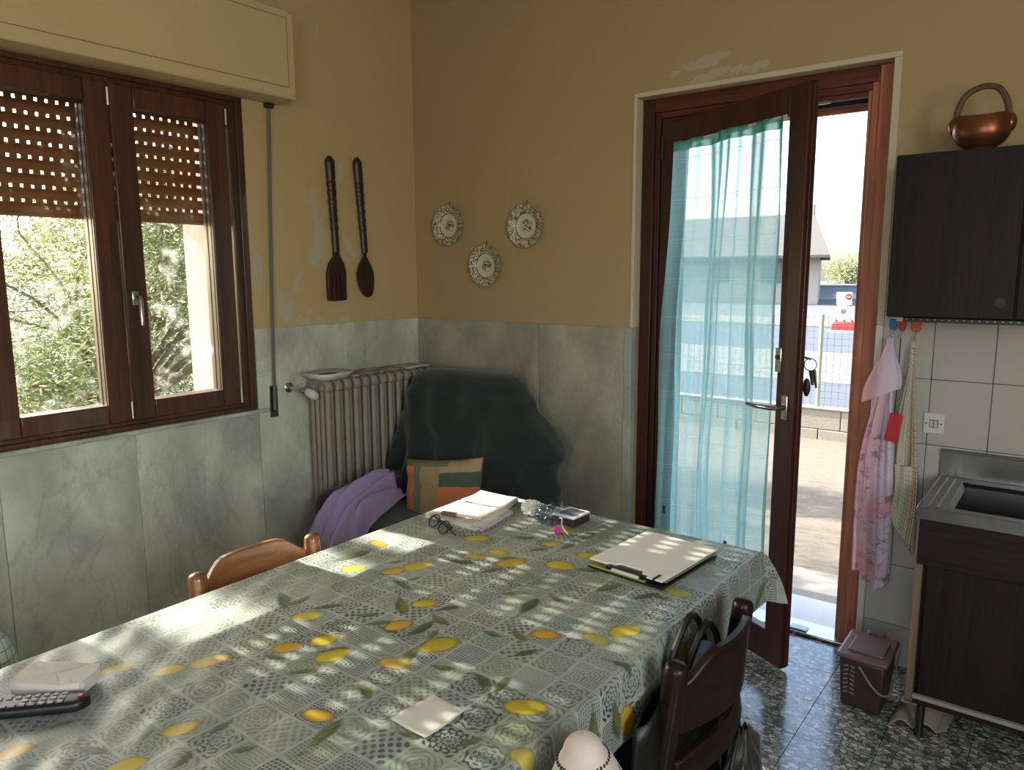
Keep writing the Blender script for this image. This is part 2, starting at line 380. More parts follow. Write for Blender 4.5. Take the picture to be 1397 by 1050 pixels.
def tiled_cloth(name, base, line, pitch=.014, stripes=()):
    """woven check: grid lines, and a few coloured warp stripes (centre, half width, colour) along local x"""
    t = NT(name); u = t.N.new('ShaderNodeAttribute'); u.attribute_name = 'flat'; s = t.sep(u.outputs['Vector'])
    a = t.ma('LESS_THAN', t.ma('FRACT', t.ma('DIVIDE', s[0], pitch)), .16); b = t.ma('LESS_THAN', t.ma('FRACT', t.ma('DIVIDE', s[1], pitch*1.25)), .13)
    c = t.mix(t.ma('MULTIPLY', t.ma('MAXIMUM', a, b), .7), base, line)
    for cx, hw, cc in stripes:
        k = t.ma('LESS_THAN', t.ma('ABSOLUTE', t.ma('SUBTRACT', s[0], cx)), hw); d = t.ma('GREATER_THAN', t.ma('FRACT', t.ma('DIVIDE', s[1], .011)), .3)
        c = t.mix(t.ma('MULTIPLY', k, t.ma('MULTIPLY', d, .9)), c, cc)
    t.put(t.b.inputs['Base Color'], c); t.set(Roughness=.95); t.bump(t.noise(t.obj(), 500, 2), .3, .001); return t.m

def bath_towel():
    t = NT('flowered_terry'); u = t.N.new('ShaderNodeAttribute'); u.attribute_name = 'flat'; s = t.sep(u.outputs['Vector'])
    v = t.comb(s[0], s[1], 0)
    c = t.mix(t.step(s[0], .02, .10), (222, 168, 178), (206, 196, 214))
    d1 = t.noise(v, 22, 3, .6, .8); zone = t.ma('MULTIPLY', t.step(s[1], .25, .40), t.step(t.noise(v, 7, 2), .38, .5))
    c = t.mix(t.ma('MULTIPLY', t.ma('MULTIPLY', t.step(d1, .54, .60), zone), .55), c, (190, 84, 130))
    d2 = t.noise(t.map(v, (1, 1, 1), (4, 2, 0)), 26, 3, .6, .8); c = t.mix(t.ma('MULTIPLY', t.ma('MULTIPLY', t.step(d2, .58, .63), zone), .7), c, (110, 70, 92))
    c = t.mix(t.ma('MULTIPLY', t.step(t.noise(v, 9, 2), .55, .65), t.ma('MULTIPLY', zone, .5)), c, (236, 150, 150))
    t.put(t.b.inputs['Base Color'], c); t.set(Roughness=1.0); t.put(t.b.inputs['Sheen Weight'], .3); t.bump(t.noise(t.obj(), 420, 2), .6, .002); return t.m

def cushion_mat():
    t = NT('patchwork_cotton'); v = t.obj(); u = t.N.new('ShaderNodeAttribute'); u.attribute_name = 'flat'; s = t.sep(u.outputs['Vector']); x, z = s[0], s[1]
    n = t.ma('MULTIPLY', t.ma('SUBTRACT', t.noise(v, 9, 3), .5), .07); x = t.ma('ADD', x, n); z = t.ma('ADD', z, n)
    beige, green, orange, dark = (168, 142, 110), (112, 112, 82), (196, 118, 82), (74, 90, 76)
    c = t.mix(t.ma('GREATER_THAN', x, .17), orange, green)
    c = t.mix(t.ma('MULTIPLY', t.ma('GREATER_THAN', x, .28), t.ma('GREATER_THAN', z, .18)), c, (150, 132, 92))
    right = t.ma('GREATER_THAN', x, .52)
    rc = t.mix(t.ma('GREATER_THAN', z, .56), orange, dark); rc = t.mix(t.ma('GREATER_THAN', z, .79), rc, beige)
    c = t.mix(right, c, rc)
    c = t.mix(t.ma('LESS_THAN', t.ma('ADD', z, t.ma('MULTIPLY', x, -.25)), .10), c, beige)
    c = t.mix(t.ma('MULTIPLY', t.ma('LESS_THAN', x, .62), t.ma('GREATER_THAN', z, .9)), c, green)
    t.put(t.b.inputs['Base Color'], c); t.set(Roughness=.95); t.bump(t.noise(v, 260, 3), .3, .002); return t.m

M_paint_l = wall_paint('cream_paint_window_wall', (190, 166, 118), (180, 156, 110), [
    (-.685, 1.83, .022, .075, .1), (-.665, 1.66, .030, .10, -.1), (-.70, 1.565, .026, .06, .3), (-.805, 1.455, .02, .055, -.5), (-.865, 1.33, .05, .06, 0), (-.90, 1.385, .03, .05, .2),
    (-1.015, 1.50, .028, .095, .0), (-.79, 1.275, .045, .022, 0), (-.69, 1.272, .04, .022, 0), (-.735, 1.31, .012, .02, -.5), (-.53, 1.975, .025, .055, -.5), (-.485, 1.64, .016, .07, .5), (-.52, 1.50, .012, .09, .1),
    (-.515, 1.345, .022, .03, .3), (-.525, 1.27, .035, .022, 0), (-.345, 1.29, .008, .02, 0), (-.63, 2.62, .012, .04, 0)], 'yz')
M_paint_b = wall_paint('ochre_paint_door_wall', (174, 152, 110), (164, 142, 100), [
    (1.66, 2.345, .11, .022, .12), (1.70, 2.285, .12, .018, .16), (1.52, 2.315, .02, .008, .3), (1.86, 2.29, .07, .016, .1)], 'xz')
M_paint_p = plain('room_paint', (188, 172, 140), .6, c2=(176, 160, 128), sc=2)
M_marble = marble('grey_green_marble')
M_marble_b = marble('grey_brown_marble_dimmed', (170, 166, 147))  # browner slabs; the dimness of the back wall is also put into the colour
M_marble_j = marble('pale_marble', (186, 196, 180))
M_terr = terrazzo()
M_wood = wood('red_brown_joinery', (54, 28, 17), (90, 52, 33), 'z', .36, .8, .15)
M_woodh = wood('red_brown_joinery_rail', (54, 28, 17), (90, 52, 33), 'y', .36, .8, .15)
M_woodx = wood('red_brown_joinery_head', (66, 28, 20), (104, 50, 36), 'x', .36, .8, .15)
M_woodj = wood('jamb_wood_lit_tone', (150, 84, 60), (196, 122, 92), 'z', .34, .8, .2)  # outdoor light on this jamb is put into a lighter wood colour
M_leafwood = wood('dark_door_leaf', (50, 20, 17), (74, 34, 27), 'z', .42, .8, .05)
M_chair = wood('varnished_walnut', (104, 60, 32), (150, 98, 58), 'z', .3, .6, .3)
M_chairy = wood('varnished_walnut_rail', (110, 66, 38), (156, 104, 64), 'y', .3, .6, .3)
M_chaird = wood('shade_toned_wood', (20, 11, 8), (36, 20, 14), 'z', .42, .6, .1)  # same chair wood, its back-lit shade put into the colour; table shares it
M_chairdy = wood('shade_toned_wood_rail', (22, 12, 9), (38, 22, 15), 'y', .42, .6, .1)
M_lam = wood('dark_laminate_upright', (20, 16, 14), (36, 27, 23), 'z', .5, 1.3)
M_lamx = wood('dark_laminate_flat', (22, 17, 14), (42, 31, 25), 'x', .5, 1.3)
for m_ in (M_lam, M_lamx, M_chaird, M_chairdy): m_.node_tree.nodes['Principled BSDF'].inputs['Specular IOR Level'].default_value = .22
M_lampale = wood('worn_laminate_edge', (92, 80, 64), (120, 106, 86), 'z', .5, 1.3)
M_carve = wood('carved_dark_wood', (26, 14, 9), (48, 27, 17), 'z', .42, .7, .1)
M_cream = plain('cream_enamel', (196, 178, 132), .5, c2=(186, 166, 120), sc=3, bump=.05)
M_white = plain('white_plaster', (206, 196, 172), .7, c2=(190, 178, 150), sc=9, bump=.1)
M_tilew = plain('white_glazed_tile', (184, 182, 176), .16, c2=(176, 173, 166), sc=5)
M_grout = plain('grey_grout', (84, 80, 74), .9)
M_whitep = plain('white_plastic', (222, 220, 212), .35)
M_steel = plain('brushed_steel', (150, 150, 148), .3, 1.0, c2=(120, 120, 120), sc=14)
M_chrome = plain('satin_chrome', (205, 203, 198), .22, 1.0)
M_black = plain('black_plastic', (18, 18, 19), .4)
M_grey = plain('grey_webbing', (112, 112, 108), .85)
M_dark = plain('dark_void', (16, 14, 13), .9)
M_rad = plain('old_radiator_enamel', (152, 148, 132), .42, c2=(122, 117, 103), sc=7, bump=.06)
M_glass = glass_mat('window_glass', (.97, .99, .97), .09)
M_dglass = glass_mat('door_glass', (.97, .99, .98))
M_sheer = sheer_mat('aqua_voile', (184, 226, 224), .43, (184, 230, 228))
M_throw = fabric('dark_green_fleece', (30, 41, 38), (22, 30, 29), 500, fold=4)
M_seat = fabric('lit_teal_seat_cloth', (66, 82, 82), (50, 64, 64), 500)  # same cloth as the blanket, light on the seat put into its colour
M_chfab = fabric('charcoal_upholstery', (34, 37, 37), (26, 28, 28), 500)
M_purple = fabric('lilac_cotton', (178, 160, 200), (146, 128, 172), 700)
M_news = newsprint('newsprint_one', (188, 183, 174), seed=0); M_news2 = newsprint('newsprint_two', (192, 186, 176), seed=3.1, pics=.3)
M_mag = newsprint('magazine_print', (140, 132, 118), (66, 60, 54), seed=1.3, pics=.6)
M_paper = plain('white_paper', (226, 224, 220), .8, c2=(216, 214, 208))
M_tissue = fabric('white_tissue', (208, 204, 196), (186, 182, 174), 300)
M_lace = fabric('white_crochet', (206, 194, 184), (178, 164, 154), 420)
M_shut = wood('brown_shutter_slat', (112, 66, 34), (142, 90, 50), 'y', .5, .6)
M_orange = plain('terracotta_slat', (186, 104, 66), .6)
M_cloth = tablecloth_mat()
M_cush = cushion_mat()
M_towel = bath_towel()
M_check = tiled_cloth('checked_kitchen_linen', (196, 190, 174), (120, 112, 98), .015, ((.118, .004, (60, 72, 92)), (.128, .004, (210, 120, 90)), (.138, .004, (70, 110, 100))))
M_plaid = tiled_cloth('green_plaid', (150, 156, 140), (60, 72, 62), .02)
M_maj = majolica('painted_majolica')
M_leather = plain('black_leather', (12, 12, 13), .45, bump=.25, bsc=200)
M_bin = plain('brown_bin_plastic', (52, 40, 40), .42); M_lid = plain('brown_lid_plastic', (104, 78, 78), .45)
M_red = plain('red_plastic', (196, 44, 44), .4); M_blue = plain('blue_plastic', (30, 116, 190), .4); M_orp = plain('orange_plastic', (214, 104, 58), .4)
M_pink = plain('magenta_plastic', (214, 40, 150), .35)
M_film = glass_mat('clear_film', (.93, .95, .98), 0, .05)
M_lens = NT('spectacle_lens'); M_lens.t.links.new(M_lens.n('BsdfTransparent', (.86, .89, .90, 1)), M_lens.out.inputs[0]); M_lens = M_lens.m
M_copper = plain('hammered_copper', (150, 96, 66), .34, .75, c2=(96, 60, 44), sc=9, bump=.3, bsc=45)
M_wicker = plain('handle_brown', (96, 74, 46), .6, bump=.4, bsc=90)
M_rag = fabric('beige_floor_cloth', (150, 138, 124), None, 300)

# ---------------------------------------------------------------- the room
ROOM_X, ROOM_Y, ROOM_Z = 4.6, -4.8, 2.95
Y0, Y1, Z0, Z1 = -2.715, -1.05, .885, 2.247           # window opening in wall_left
b = MB()
for a in ((-.41, 0, ROOM_Y-.2, Y0, -.2, ROOM_Z), (-.41, 0, Y1, .41, -.2, ROOM_Z), (-.41, 0, Y0, Y1, -.2, Z0), (-.41, 0, Y0, Y1, Z1, ROOM_Z)): b.box(*a)
wl = struct('wall_left', b, M_paint_l)
DX0, DX1, DZ = 1.351, 2.366, 2.242
b = MB()
for a in ((0, DX0, 0, .41, -.2, ROOM_Z), (DX1, ROOM_X, 0, .41, -.2, ROOM_Z), (DX0, DX1, 0, .41, DZ, ROOM_Z)): b.box(*a)
wb = struct('wall_back', b, M_paint_b)
b = MB()
for a in ((ROOM_X, ROOM_X+.2, ROOM_Y-.2, -4.0, -.2, ROOM_Z), (ROOM_X, ROOM_X+.2, -2.6, .41, -.2, ROOM_Z), (ROOM_X, ROOM_X+.2, -4.0, -2.6, -.2, 1.15), (ROOM_X, ROOM_X+.2, -4.0, -2.6, 2.35, ROOM_Z)): b.box(*a)  # unseen opening added for the side fill lamp
struct('wall_right', b, M_paint_p)
b = MB()
for a in ((0, 2.65, ROOM_Y-.2, ROOM_Y, -.2, ROOM_Z), (3.95, ROOM_X, ROOM_Y-.2, ROOM_Y, -.2, ROOM_Z), (2.65, 3.95, ROOM_Y-.2, ROOM_Y, -.2, .95), (2.65, 3.95, ROOM_Y-.2, ROOM_Y, 2.15, ROOM_Z)): b.box(*a)  # unseen opening added for the front fill lamp
struct('wall_front', b, M_paint_p)
struct('ceiling', B(-.41, ROOM_X+.2, ROOM_Y-.2, .41, ROOM_Z, ROOM_Z+.2), plain('ceiling_white', (214, 208, 194), .8))
# floor: screed, and the terrazzo tiles in view one by one
fl = struct('floor', B(0, ROOM_X, ROOM_Y, 0, -.2, -.006), plain('floor_joint', (40, 44, 42), .8))
TP = .2335
tm = mesh(MB().box(-TP/2+.0012, TP/2-.0012, -TP/2+.0012, TP/2-.0012, -.02, 0), 'floor_tile', 0)
i = 0
xs = [2.34+TP*(k+.5) for k in range(-11, 10)]; ys = [-.22-TP*(k-.5) for k in range(0, 13)]
for x in xs:
    for y in ys:
        if x-TP/2 < -.12 or x+TP/2 > ROOM_X+.1: continue
        o = link('floor_tile', tm, M_terr, fl); o.location = Vector((x, y, rnd.uniform(-.0006, 0)))-fl.location; i += 1
b = B(0, ROOM_X, ROOM_Y, ys[-1]-TP/2, -.05, 0); o = build('floor_paving', b, M_terr, fl); o['kind'] = 'stuff'
# marble wainscot, slab by slab
def slab(par, x0, x1, y0, y1, z0, z1, m=M_marble):
    build('marble_slab', B(x0, x1, y0, y1, z0, z1), m, par, bevel=.0015, seg=1)
ylist = [0, -.521, -1.04, -1.617, -2.10, -2.62, -3.2, -3.8, -4.4, -4.79]
for k in range(len(ylist)-1):
    a, c = ylist[k+1]+.0008, ylist[k]-.0008
    zt = 1.25 if k < 2 or c < Y0 else .872
    if k == 1: a = -1.048
    if k == 2: c = -1.05
    if a < Y0 < c: zt = .872
    slab(wl, -.005, .006+.0015*(k % 2), a, c, 0, zt)
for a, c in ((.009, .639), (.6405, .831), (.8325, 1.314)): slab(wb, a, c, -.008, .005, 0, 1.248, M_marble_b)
slab(wb, 1.3155, 1.3535, -.012, .03, 0, 1.248, M_marble_j)
# glazed kitchen tiles behind the sink, row by row
zr = [0, .16, .398, .637, .875, 1.113, 1.352]; xr = [2.392, 2.559, 2.747, 2.935, 3.123, 3.311, 3.499, 3.687, 3.875]
build('tile_bed', B(2.39, 3.88, -.005, .003, 0, 1.353), M_grout, wb)
for k in range(len(zr)-1):
    for j in range(len(xr)-1):
        build('wall_tile', B(xr[j]+.001, xr[j+1]-.001, -.011, -.003, zr[k]+.001, zr[k+1]-.001), M_tilew, wb, bevel=.0015, seg=1)
# white plaster border round the door opening
b = MB(); b.box(1.339, 2.3915, -.006, .06, 2.242, 2.262); b.box(2.366, 2.3915, -.006, .06, 1.30, 2.2415)
struct('trim_1', b, M_white, bevel=.003)
struct('trim_2', B(1.337, 1.352, -.004, .06, 1.248, 2.245), M_white, bevel=.003)
struct('trim_3', B(2.366, 2.3915, -.012, .06, 0, 1.30), M_whitep, bevel=.004)
# window sill strip of grey marble
struct('trim_4', B(-.07, .022, Y0-.04, -1.0, .868, .885), M_marble_j, bevel=.003)

# ---------------------------------------------------------------- window_1: frame, three sashes
w1 = struct('window_1'); w1['kind'] = 'structure'
def frame_ring(b, ax, p0, p1, q0, q1, r0, r1, wd):
    """rectangular ring of four boxes; ax 'x' -> opening in yz, thickness along x from r0 to r1"""
    for (a, c, d, e) in ((p0, p0+wd[0], q0, q1), (p1-wd[1], p1, q0, q1), (p0+wd[0], p1-wd[1], q0, q0+wd[2]), (p0+wd[0], p1-wd[1], q1-wd[3], q1)):
        b.box(r0, r1, a, c, d, e)
b = MB(); frame_ring(b, 'x', Y0, Y1, Z0, Z1, -.085, -.012, (.062, .062, .038, .045)); frame_ring(b, 'x', Y0, Y1, Z0, Z1, -.085, .004, (.034, .034, .020, .022))
build('window_frame', b, M_wood, w1, bevel=.004)
seams = [-1.135, -1.618, -2.106, -2.64]
for k in range(3):
    y1, y0 = seams[k]-(.002 if k else 0), seams[k+1]+.004
    b = MB(); frame_ring(b, 'x', y0, y1, .922, 2.205, -.07, .008, (.088, .088, .074, .080)); frame_ring(b, 'x', y0+.07, y1-.07, .977, 2.142, -.06, -.004, (.020, .020, .02, .02))
    s_ = build('sash', b, M_wood if k else wood('red_brown_joinery_sash', (56, 29, 18), (92, 54, 34), 'z', .36, .8, .15), w1, bevel=.005)
    build('glass_pane', B(-.046, -.040, y0+.086, y1-.086, .99, 2.13), M_glass, s_)
    build('gasket', (lambda q: (frame_ring(q, 'x', y0+.086, y1-.086, .992, 2.126, -.042, -.034, (.006,)*4), q)[1])(MB()), M_black, s_)
    for z in (.965, 2.15):
        build('hinge_cover', MB().tube([(.014, y1-.004, z-.03), (.014, y1-.004, z+.035)], .0065, 8), M_chrome, s_)
# handle on the first sash
h = build('handle', B(.008, .018, -1.592, -1.562, 1.375, 1.435), M_chrome, w1, bevel=.006)
build('lever', MB().tube([(.016, -1.577, 1.405), (.045, -1.577, 1.407), (.052, -1.577, 1.395), (.052, -1.577, 1.30)], [.009, .009, .0095, .007], 10), M_chrome, h)

# roller shutter half lowered outside the panes: perforated joints between the slats
rs = thing('roller_shutter', 'brown slatted roller shutter half lowered outside the window, light showing through its slots', 'shutter', (-.21, -1.88, 1.725))
SH = .0532
def slat_mb():
    b = MB(); L0, L1 = -.752, .752
    prof = [(0, .010), (.006, .012), (.0085, .024), (.006, .04), (0, .0508), (-.004, .024)]
    n = len(prof); b.add([(L0, 0, 0)]*0, [])
    vs = [(x, L0, z) for x, z in prof]+[(x, L1, z) for x, z in prof]
    b.add(vs, [tuple(range(n)), tuple(range(2*n-1, n-1, -1))]+[(k, (k+1) % n, n+(k+1) % n, n+k) for k in range(n)])
    y = L0+.004
    while y < L1-.03:
        b.box(-.0025, .0025, y, y+.026, .047, SH+.0105); y += .037
    return b
sl = mesh(slat_mb(), 'slat', 30)
for k in range(14):
    o = link('slat', sl, M_shut, rs); o.location = (0, 0, -.010+SH*k)
build('bottom_bar', B(-.006, .010, -.752, .752, -.012, .004), M_shut, rs, world=False, bevel=.003)
for s_ in (-1, 1): build('guide_rail', B(-.02, .025, .7565*s_-.004, .7565*s_+.003, -.84, .75), M_shut, rs, world=False, bevel=.003)

# shutter box above the window
sb = thing('shutter_box', 'cream painted shutter casing above the brown window', 'casing', (0, -1.9, 2.244))
build('casing', B(.0005, .15, -2.90, -.872, 2.244, 2.61), M_cream, sb, bevel=.006)
b = MB(); frame_ring(b, 'x', -2.86, -.908, 2.292, 2.578, .149, .1505, (.003,)*4)
build('panel_groove', b, plain('groove_shade', (120, 104, 72), .8), sb)
build('cover_panel', B(.149, .1512, -2.857, -.911, 2.295, 2.575), M_cream, sb, bevel=.001)
for y in (-.885, -.89): build('nail', MB().sphere((.1503, y, 2.262 if y > -.888 else 2.60), .003, 6, 4), M_dark, sb)
# lifting strap
st = thing('shutter_strap', 'grey webbing strap hanging beside the window from the shutter casing', 'strap', (.02, -.945, .84))
build('webbing', MB().tube([(.022, -.925, 2.25), (.022, -.948, 1.7), (.022, -.968, 1.14), (.018, -.972, .87)], .0085, 6, flat=.12, upv=(0, 1, 0)), M_grey, st)
build('strap_guide', B(.008, .034, -.944, -.906, 2.222, 2.243), plain('dark_guide', (44, 34, 28), .5), st, bevel=.003)
wd = build('winder_plate', B(.0075, .0105, -.992, -.948, .836, .985), M_steel, st, bevel=.001)
build('slot', B(.0098, .0112, -.986, -.956, .862, .978), M_dark, wd)

# ---------------------------------------------------------------- door_1: frame and the leaf standing ajar
d1 = struct('door_1'); d1['kind'] = 'structure'
FY = .06
def jamb(x0, x1, s_):
    b = MB(); e = [(0, .056, FY), (.056, .082, FY+.010), (.082, .098, FY+.022)]
    for a, c, y in e:
        xa, xb = (x0+a, x0+c) if s_ > 0 else (x1-c, x1-a)
        b.box(xa, xb, y, .135, 0, 2.24)
    return b
build('jamb', jamb(DX0, DX0+.1, 1), M_leafwood, d1, bevel=.003)
build('jamb', jamb(DX1-.11, DX1, -1), M_woodj, d1, bevel=.003)
b = MB(); b.box(DX0+.056, DX1-.056, FY, .135, 2.184, 2.24); b.box(DX0+.082, DX1-.082, FY+.010, .135, 2.158, 2.184); b.box(DX0+.098, DX1-.098, FY+.022, .135, 2.138, 2.158)
hd = build('head_rail', b, M_woodx, d1, bevel=.003)
build('latch_keep', B(2.085, 2.135, FY+.016, FY+.024, 2.130, 2.142), M_chrome, hd, bevel=.002)
build('rebate_shade_strip', B(DX0+.098, DX1-.098, .13, .16, 2.125, 2.15), M_dark, hd)  # shadow in the frame rebate, built as a dark strip
thr = build('threshold', B(DX0+.05, DX1-.05, .02, .14, -.005, .014), M_chrome, d1, bevel=.004)
build('keep_plate', B(2.10, 2.17, .03, .075, .014, .02), M_steel, thr, bevel=.002)
LA = R(27.8)
def LM(): return Matrix.Translation((1.447, .055, 0)) @ Matrix.Rotation(-LA, 4, 'Z')
Lf = LM()
def lb(name, u0, u1, v0, v1, z0, z1, m, par, **k): return build(name, MB().box(u0, u1, v0, v1, z0, z1, Lf), m, par, **k)
b = MB()
LW = .824
TH = .038
for a in ((0, .129, 0, TH, .012, 2.13), (.738, LW, 0, TH, .012, 2.13), (.129, .738, 0, TH, .012, .137), (.129, .738, 0, TH, 2.03, 2.13),
          (LW, LW+.006, .016, TH, .02, 2.12), (.03, LW, .016, TH, 2.13, 2.138)): b.box(*a, Lf)
lf = build('door_leaf', b, M_leafwood, d1, bevel=.004)
lb('glass_pane', .125, .742, .018, .024, .133, 2.034, M_dglass, lf)
lb('hinge', .004, .014, -.008, .004, 1.98, 2.085, M_leafwood, lf, bevel=.003)
lb('hinge', .004, .014, -.008, .004, .10, .205, M_leafwood, lf, bevel=.003)
lb('lock_plate', .728, .756, -.004, .002, 1.135, 1.225, M_chrome, lf, bevel=.004)
build('lock_cylinder', MB().tube([Lf @ Vector((.742, -.010, 1.19)), Lf @ Vector((.742, .06, 1.19))], .0085, 10), plain('brass_lock', (90, 78, 58), .35, .8), lf)
lb('handle_plate', .772, .80, -.008, .001, .965, 1.055, M_chrome, lf, bevel=.006)
build('lever_handle', MB().tube([Lf @ Vector(p) for p in ((.787, 0, 1.012), (.787, -.045, 1.012), (.77, -.055, 1.011), (.70, -.058, 1.008), (.648, -.055, 1.010))], [.010, .010, .011, .0095, .007], 10), M_chrome, lf)
# net curtain on the leaf
cu = thing('net_curtain', 'sheer aqua green net curtain gathered on a white rod across the glass door', 'curtain', tuple(Lf @ Vector((.43, -.02, .2))), -LA)
def cfold(u):
    return .020*math.sin(u*40+2.2*math.sin(u*9))+.007*math.sin(u*97+2)+.010*math.sin(u*17+1)
def cur(a, t):
    z = lerp(2.028, .235, t); lo = lerp(.132, .082, sm(t*1.9)) if t < .53 else .082; hi = lerp(.742, .752, t)
    n = .012*nz(a*6, t*2.2)*(1-.6*t)
    u = lerp(lo, hi, a)+n*sm(t*4)*.7; amp = (.5+.5*sm(t*3))*(1.0 if t > .02 else .5)
    return Lf @ Vector((u+.005*math.sin(a*80+t*4)*sm(t*3), -.028-(cfold(a*.66+.03*nz(a*3, t*3))*amp), z+.004*math.sin(a*60)*(t > .97)))
build('voile', MB().grid(cur, 260, 46), M_sheer, cu, smooth=180)
build('header_tape', MB().grid(lambda a, t: Lf @ Vector((lerp(.132, .742, a), -.028-cfold(a*.66)*.5-.001, lerp(2.032, 1.992, t))), 160, 3), sheer_mat('aqua_header', (96, 160, 140), .22, (110, 190, 165)), cu, smooth=180)
build('curtain_rod', MB().tube([Lf @ Vector((.122, -.020, 2.026)), Lf @ Vector((.746, -.020, 2.030))], .0045, 8), M_whitep, cu)
for u, z in ((.135, .43), (.54, .40)): build('weight_tab', MB().box(u, u+.018, -.046, -.043, z, z+.035, Lf), plain('tab_grey', (70, 84, 82), .6), cu, bevel=.002)
# keys in the lock outside
ky = thing('door_keys', 'bunch of keys with a black fob hanging from the lock of the door ajar', 'keys', tuple(Lf @ Vector((.80, .12, 1.05))), -LA)
kc = Lf @ Vector((.812, .085, 1.165))
build('key_ring', MB().tube([kc+Vector((.022*math.cos(a*PI/8), .0, .022*math.sin(a*PI/8))) for a in range(16)], .002, 6, closed=True), M_steel, ky)
build('key', MB().tube([Lf @ Vector((.742, .06, 1.19)), Lf @ Vector((.78, .08, 1.19)), kc+Vector((0, 0, .02))], .004, 6, flat=.5), M_steel, ky)
build('key', MB().tube([kc+Vector((.003, 0, -.02)), kc+Vector((.008, .01, -.075))], [.009, .005], 8, flat=.3), plain('old_brass', (120, 100, 66), .4, .8), ky)
build('key', MB().tube([kc+Vector((.013, 0, -.018)), kc+Vector((.022, .01, -.085))], [.008, .004], 8, flat=.3), M_steel, ky)
build('fob', MB().sphere(kc+Vector((-.012, .01, -.085)), (.014, .008, .034), 10, 8), M_black, ky)
# lowered end of the shutter over the door
ds = thing('door_shutter', 'terracotta end slat of a rolled up shutter over the open doorway', 'shutter', (1.86, .25, 2.12))
build('end_slat', B(DX0, DX1, .243, .257, 2.118, 2.175), M_orange, ds, bevel=.003)
build('upper_slat', B(DX0, DX1, .245, .255, 2.178, 2.235), M_orange, ds, bevel=.003)

# ---------------------------------------------------------------- table and its cloth
TX0, TX1, TY0, TY1, TZ = 1.385, 2.335, -3.25, -1.105, .752
tb = thing('dining_table', 'long wooden dining table hidden under the lemon print tablecloth', 'table', ((TX0+TX1)/2, (TY0+TY1)/2, 0))
build('table_top', B(TX0, TX1, TY0, TY1, TZ-.030, TZ-.002), M_chaird, tb, bevel=.008)
build('apron', B(TX0+.06, TX1-.06, TY0+.06, TY1-.06, TZ-.11, TZ-.030), M_chairdy, tb)
for x in (TX0+.05, TX1-.11):
    for y in (TY0+.05, TY1-.11): build('leg', B(x, x+.06, y, y+.06, 0, TZ-.03), M_chaird, tb, bevel=.006)
HANG = .145
LEM = [(1.659,-1.479,0.034,0.46),(1.774,-1.527,0.026,0.21),(1.743,-1.589,0.026,0.23),(1.846,-1.564,0.038,1.19),(1.547,-1.834,0.026,1.02),(1.639,-1.784,0.028,0.98),(1.666,-1.722,0.038,1.34),(1.836,-1.876,0.024,0.97),(1.864,-1.985,0.027,1.17),(1.993,-1.997,0.037,1.24),(1.673,-2.075,0.031,0.99),(1.753,-2.187,0.02,1.11),(1.79,-2.125,0.027,1.27),(1.854,-2.155,0.031,1.11),(1.97,-2.1,0.028,0.46),(1.852,-1.387,0.024,0.64),(1.959,-1.504,0.035,0.2),(2.139,-1.833,0.024,0.52),(2.235,-1.785,0.027,-0.13),(2.265,-1.719,0.034,1.13),(1.825,-1.28,0.028,0.63),(2.261,-2.069,0.034,0.44),(2.343,-2.177,0.025,0.2),(1.994,-2.301,0.026,0.31),(1.559,-2.431,0.023,1.42),(1.649,-2.377,0.02,1.05),(1.678,-2.312,0.033,1.17),(1.842,-2.462,0.023,1.17),(1.864,-2.562,0.024,1.26),(1.687,-2.654,0.02,1.04),(2.271,-1.473,0.031,-0.08),(1.987,-1.402,0.032,0.3),(1.465,-1.673,0.017,-0.12),
       (2.41,-1.62,.03,.6),(2.42,-2.0,.03,1.2),(2.44,-1.86,.03,.3)]
LEAF = [(1.765,-1.393,0.036,0.46),(1.772,-1.992,0.034,0.64),(1.8,-1.912,0.051,-0.65),(1.919,-1.914,0.036,-0.26),(1.893,-1.862,0.033,1.1),(1.67,-2.018,0.039,0.93),(1.72,-1.831,0.034,-0.22),(1.716,-1.789,0.025,1.19),(1.967,-1.709,0.038,0.53),(2.034,-1.743,0.051,1.73),(2.065,-1.676,0.027,-0.4),(2.049,-1.896,0.029,0.04),(2.098,-1.868,0.033,-0.44),(2.152,-1.918,0.032,1.02),(1.913,-1.965,0.045,1.58),(1.824,-2.002,0.031,0.98),(1.862,-2.011,0.03,0.05),(1.838,-1.636,0.037,1.02),(1.899,-1.373,0.041,1.63),(1.896,-1.289,0.057,1.32),(2.154,-2.051,0.038,-0.52),(2.186,-2.037,0.033,1.77),(2.056,-2.057,0.03,0.36),(2.044,-2.325,0.044,1.77),(1.999,-2.201,0.033,-0.42),(1.562,-2.056,0.048,-0.47),(1.595,-2.036,0.034,1.6),(1.808,-2.5,0.028,2.32),(1.785,-2.576,0.031,0.46),(1.726,-2.423,0.029,-0.17),(1.724,-2.385,0.015,1.34),(1.854,-2.23,0.027,0.95),(1.769,-2.226,0.027,0.32),(1.838,-2.138,0.031,0.92),(1.976,-2.061,0.041,2.0),(1.85,-1.444,0.03,1.01),(2.029,-1.489,0.037,0.39),(2.22,-1.541,0.038,0.95),(2.329,-1.843,0.033,-0.08),(1.954,-1.975,0.028,1.86),(1.478,-1.779,0.062,1.38),(1.602,-1.738,0.023,1.08),(1.74,-1.636,0.04,0.39),(1.817,-1.548,0.036,0.92),(2.127,-1.549,0.046,1.22),(2.259,-1.527,0.03,-0.07),(1.891,-2.42,0.025,1.61),(1.972,-2.432,0.024,1.13),(2.158,-2.245,0.026,0.33),(2.248,-2.202,0.026,1.11),(1.674,-2.569,0.017,1.15),(1.923,-2.502,0.025,2.02),
        (2.40,-1.98,.05,.1),(2.42,-1.9,.05,.25),(2.45,-1.14,.05,2.2),(2.41,-1.7,.05,.2)]
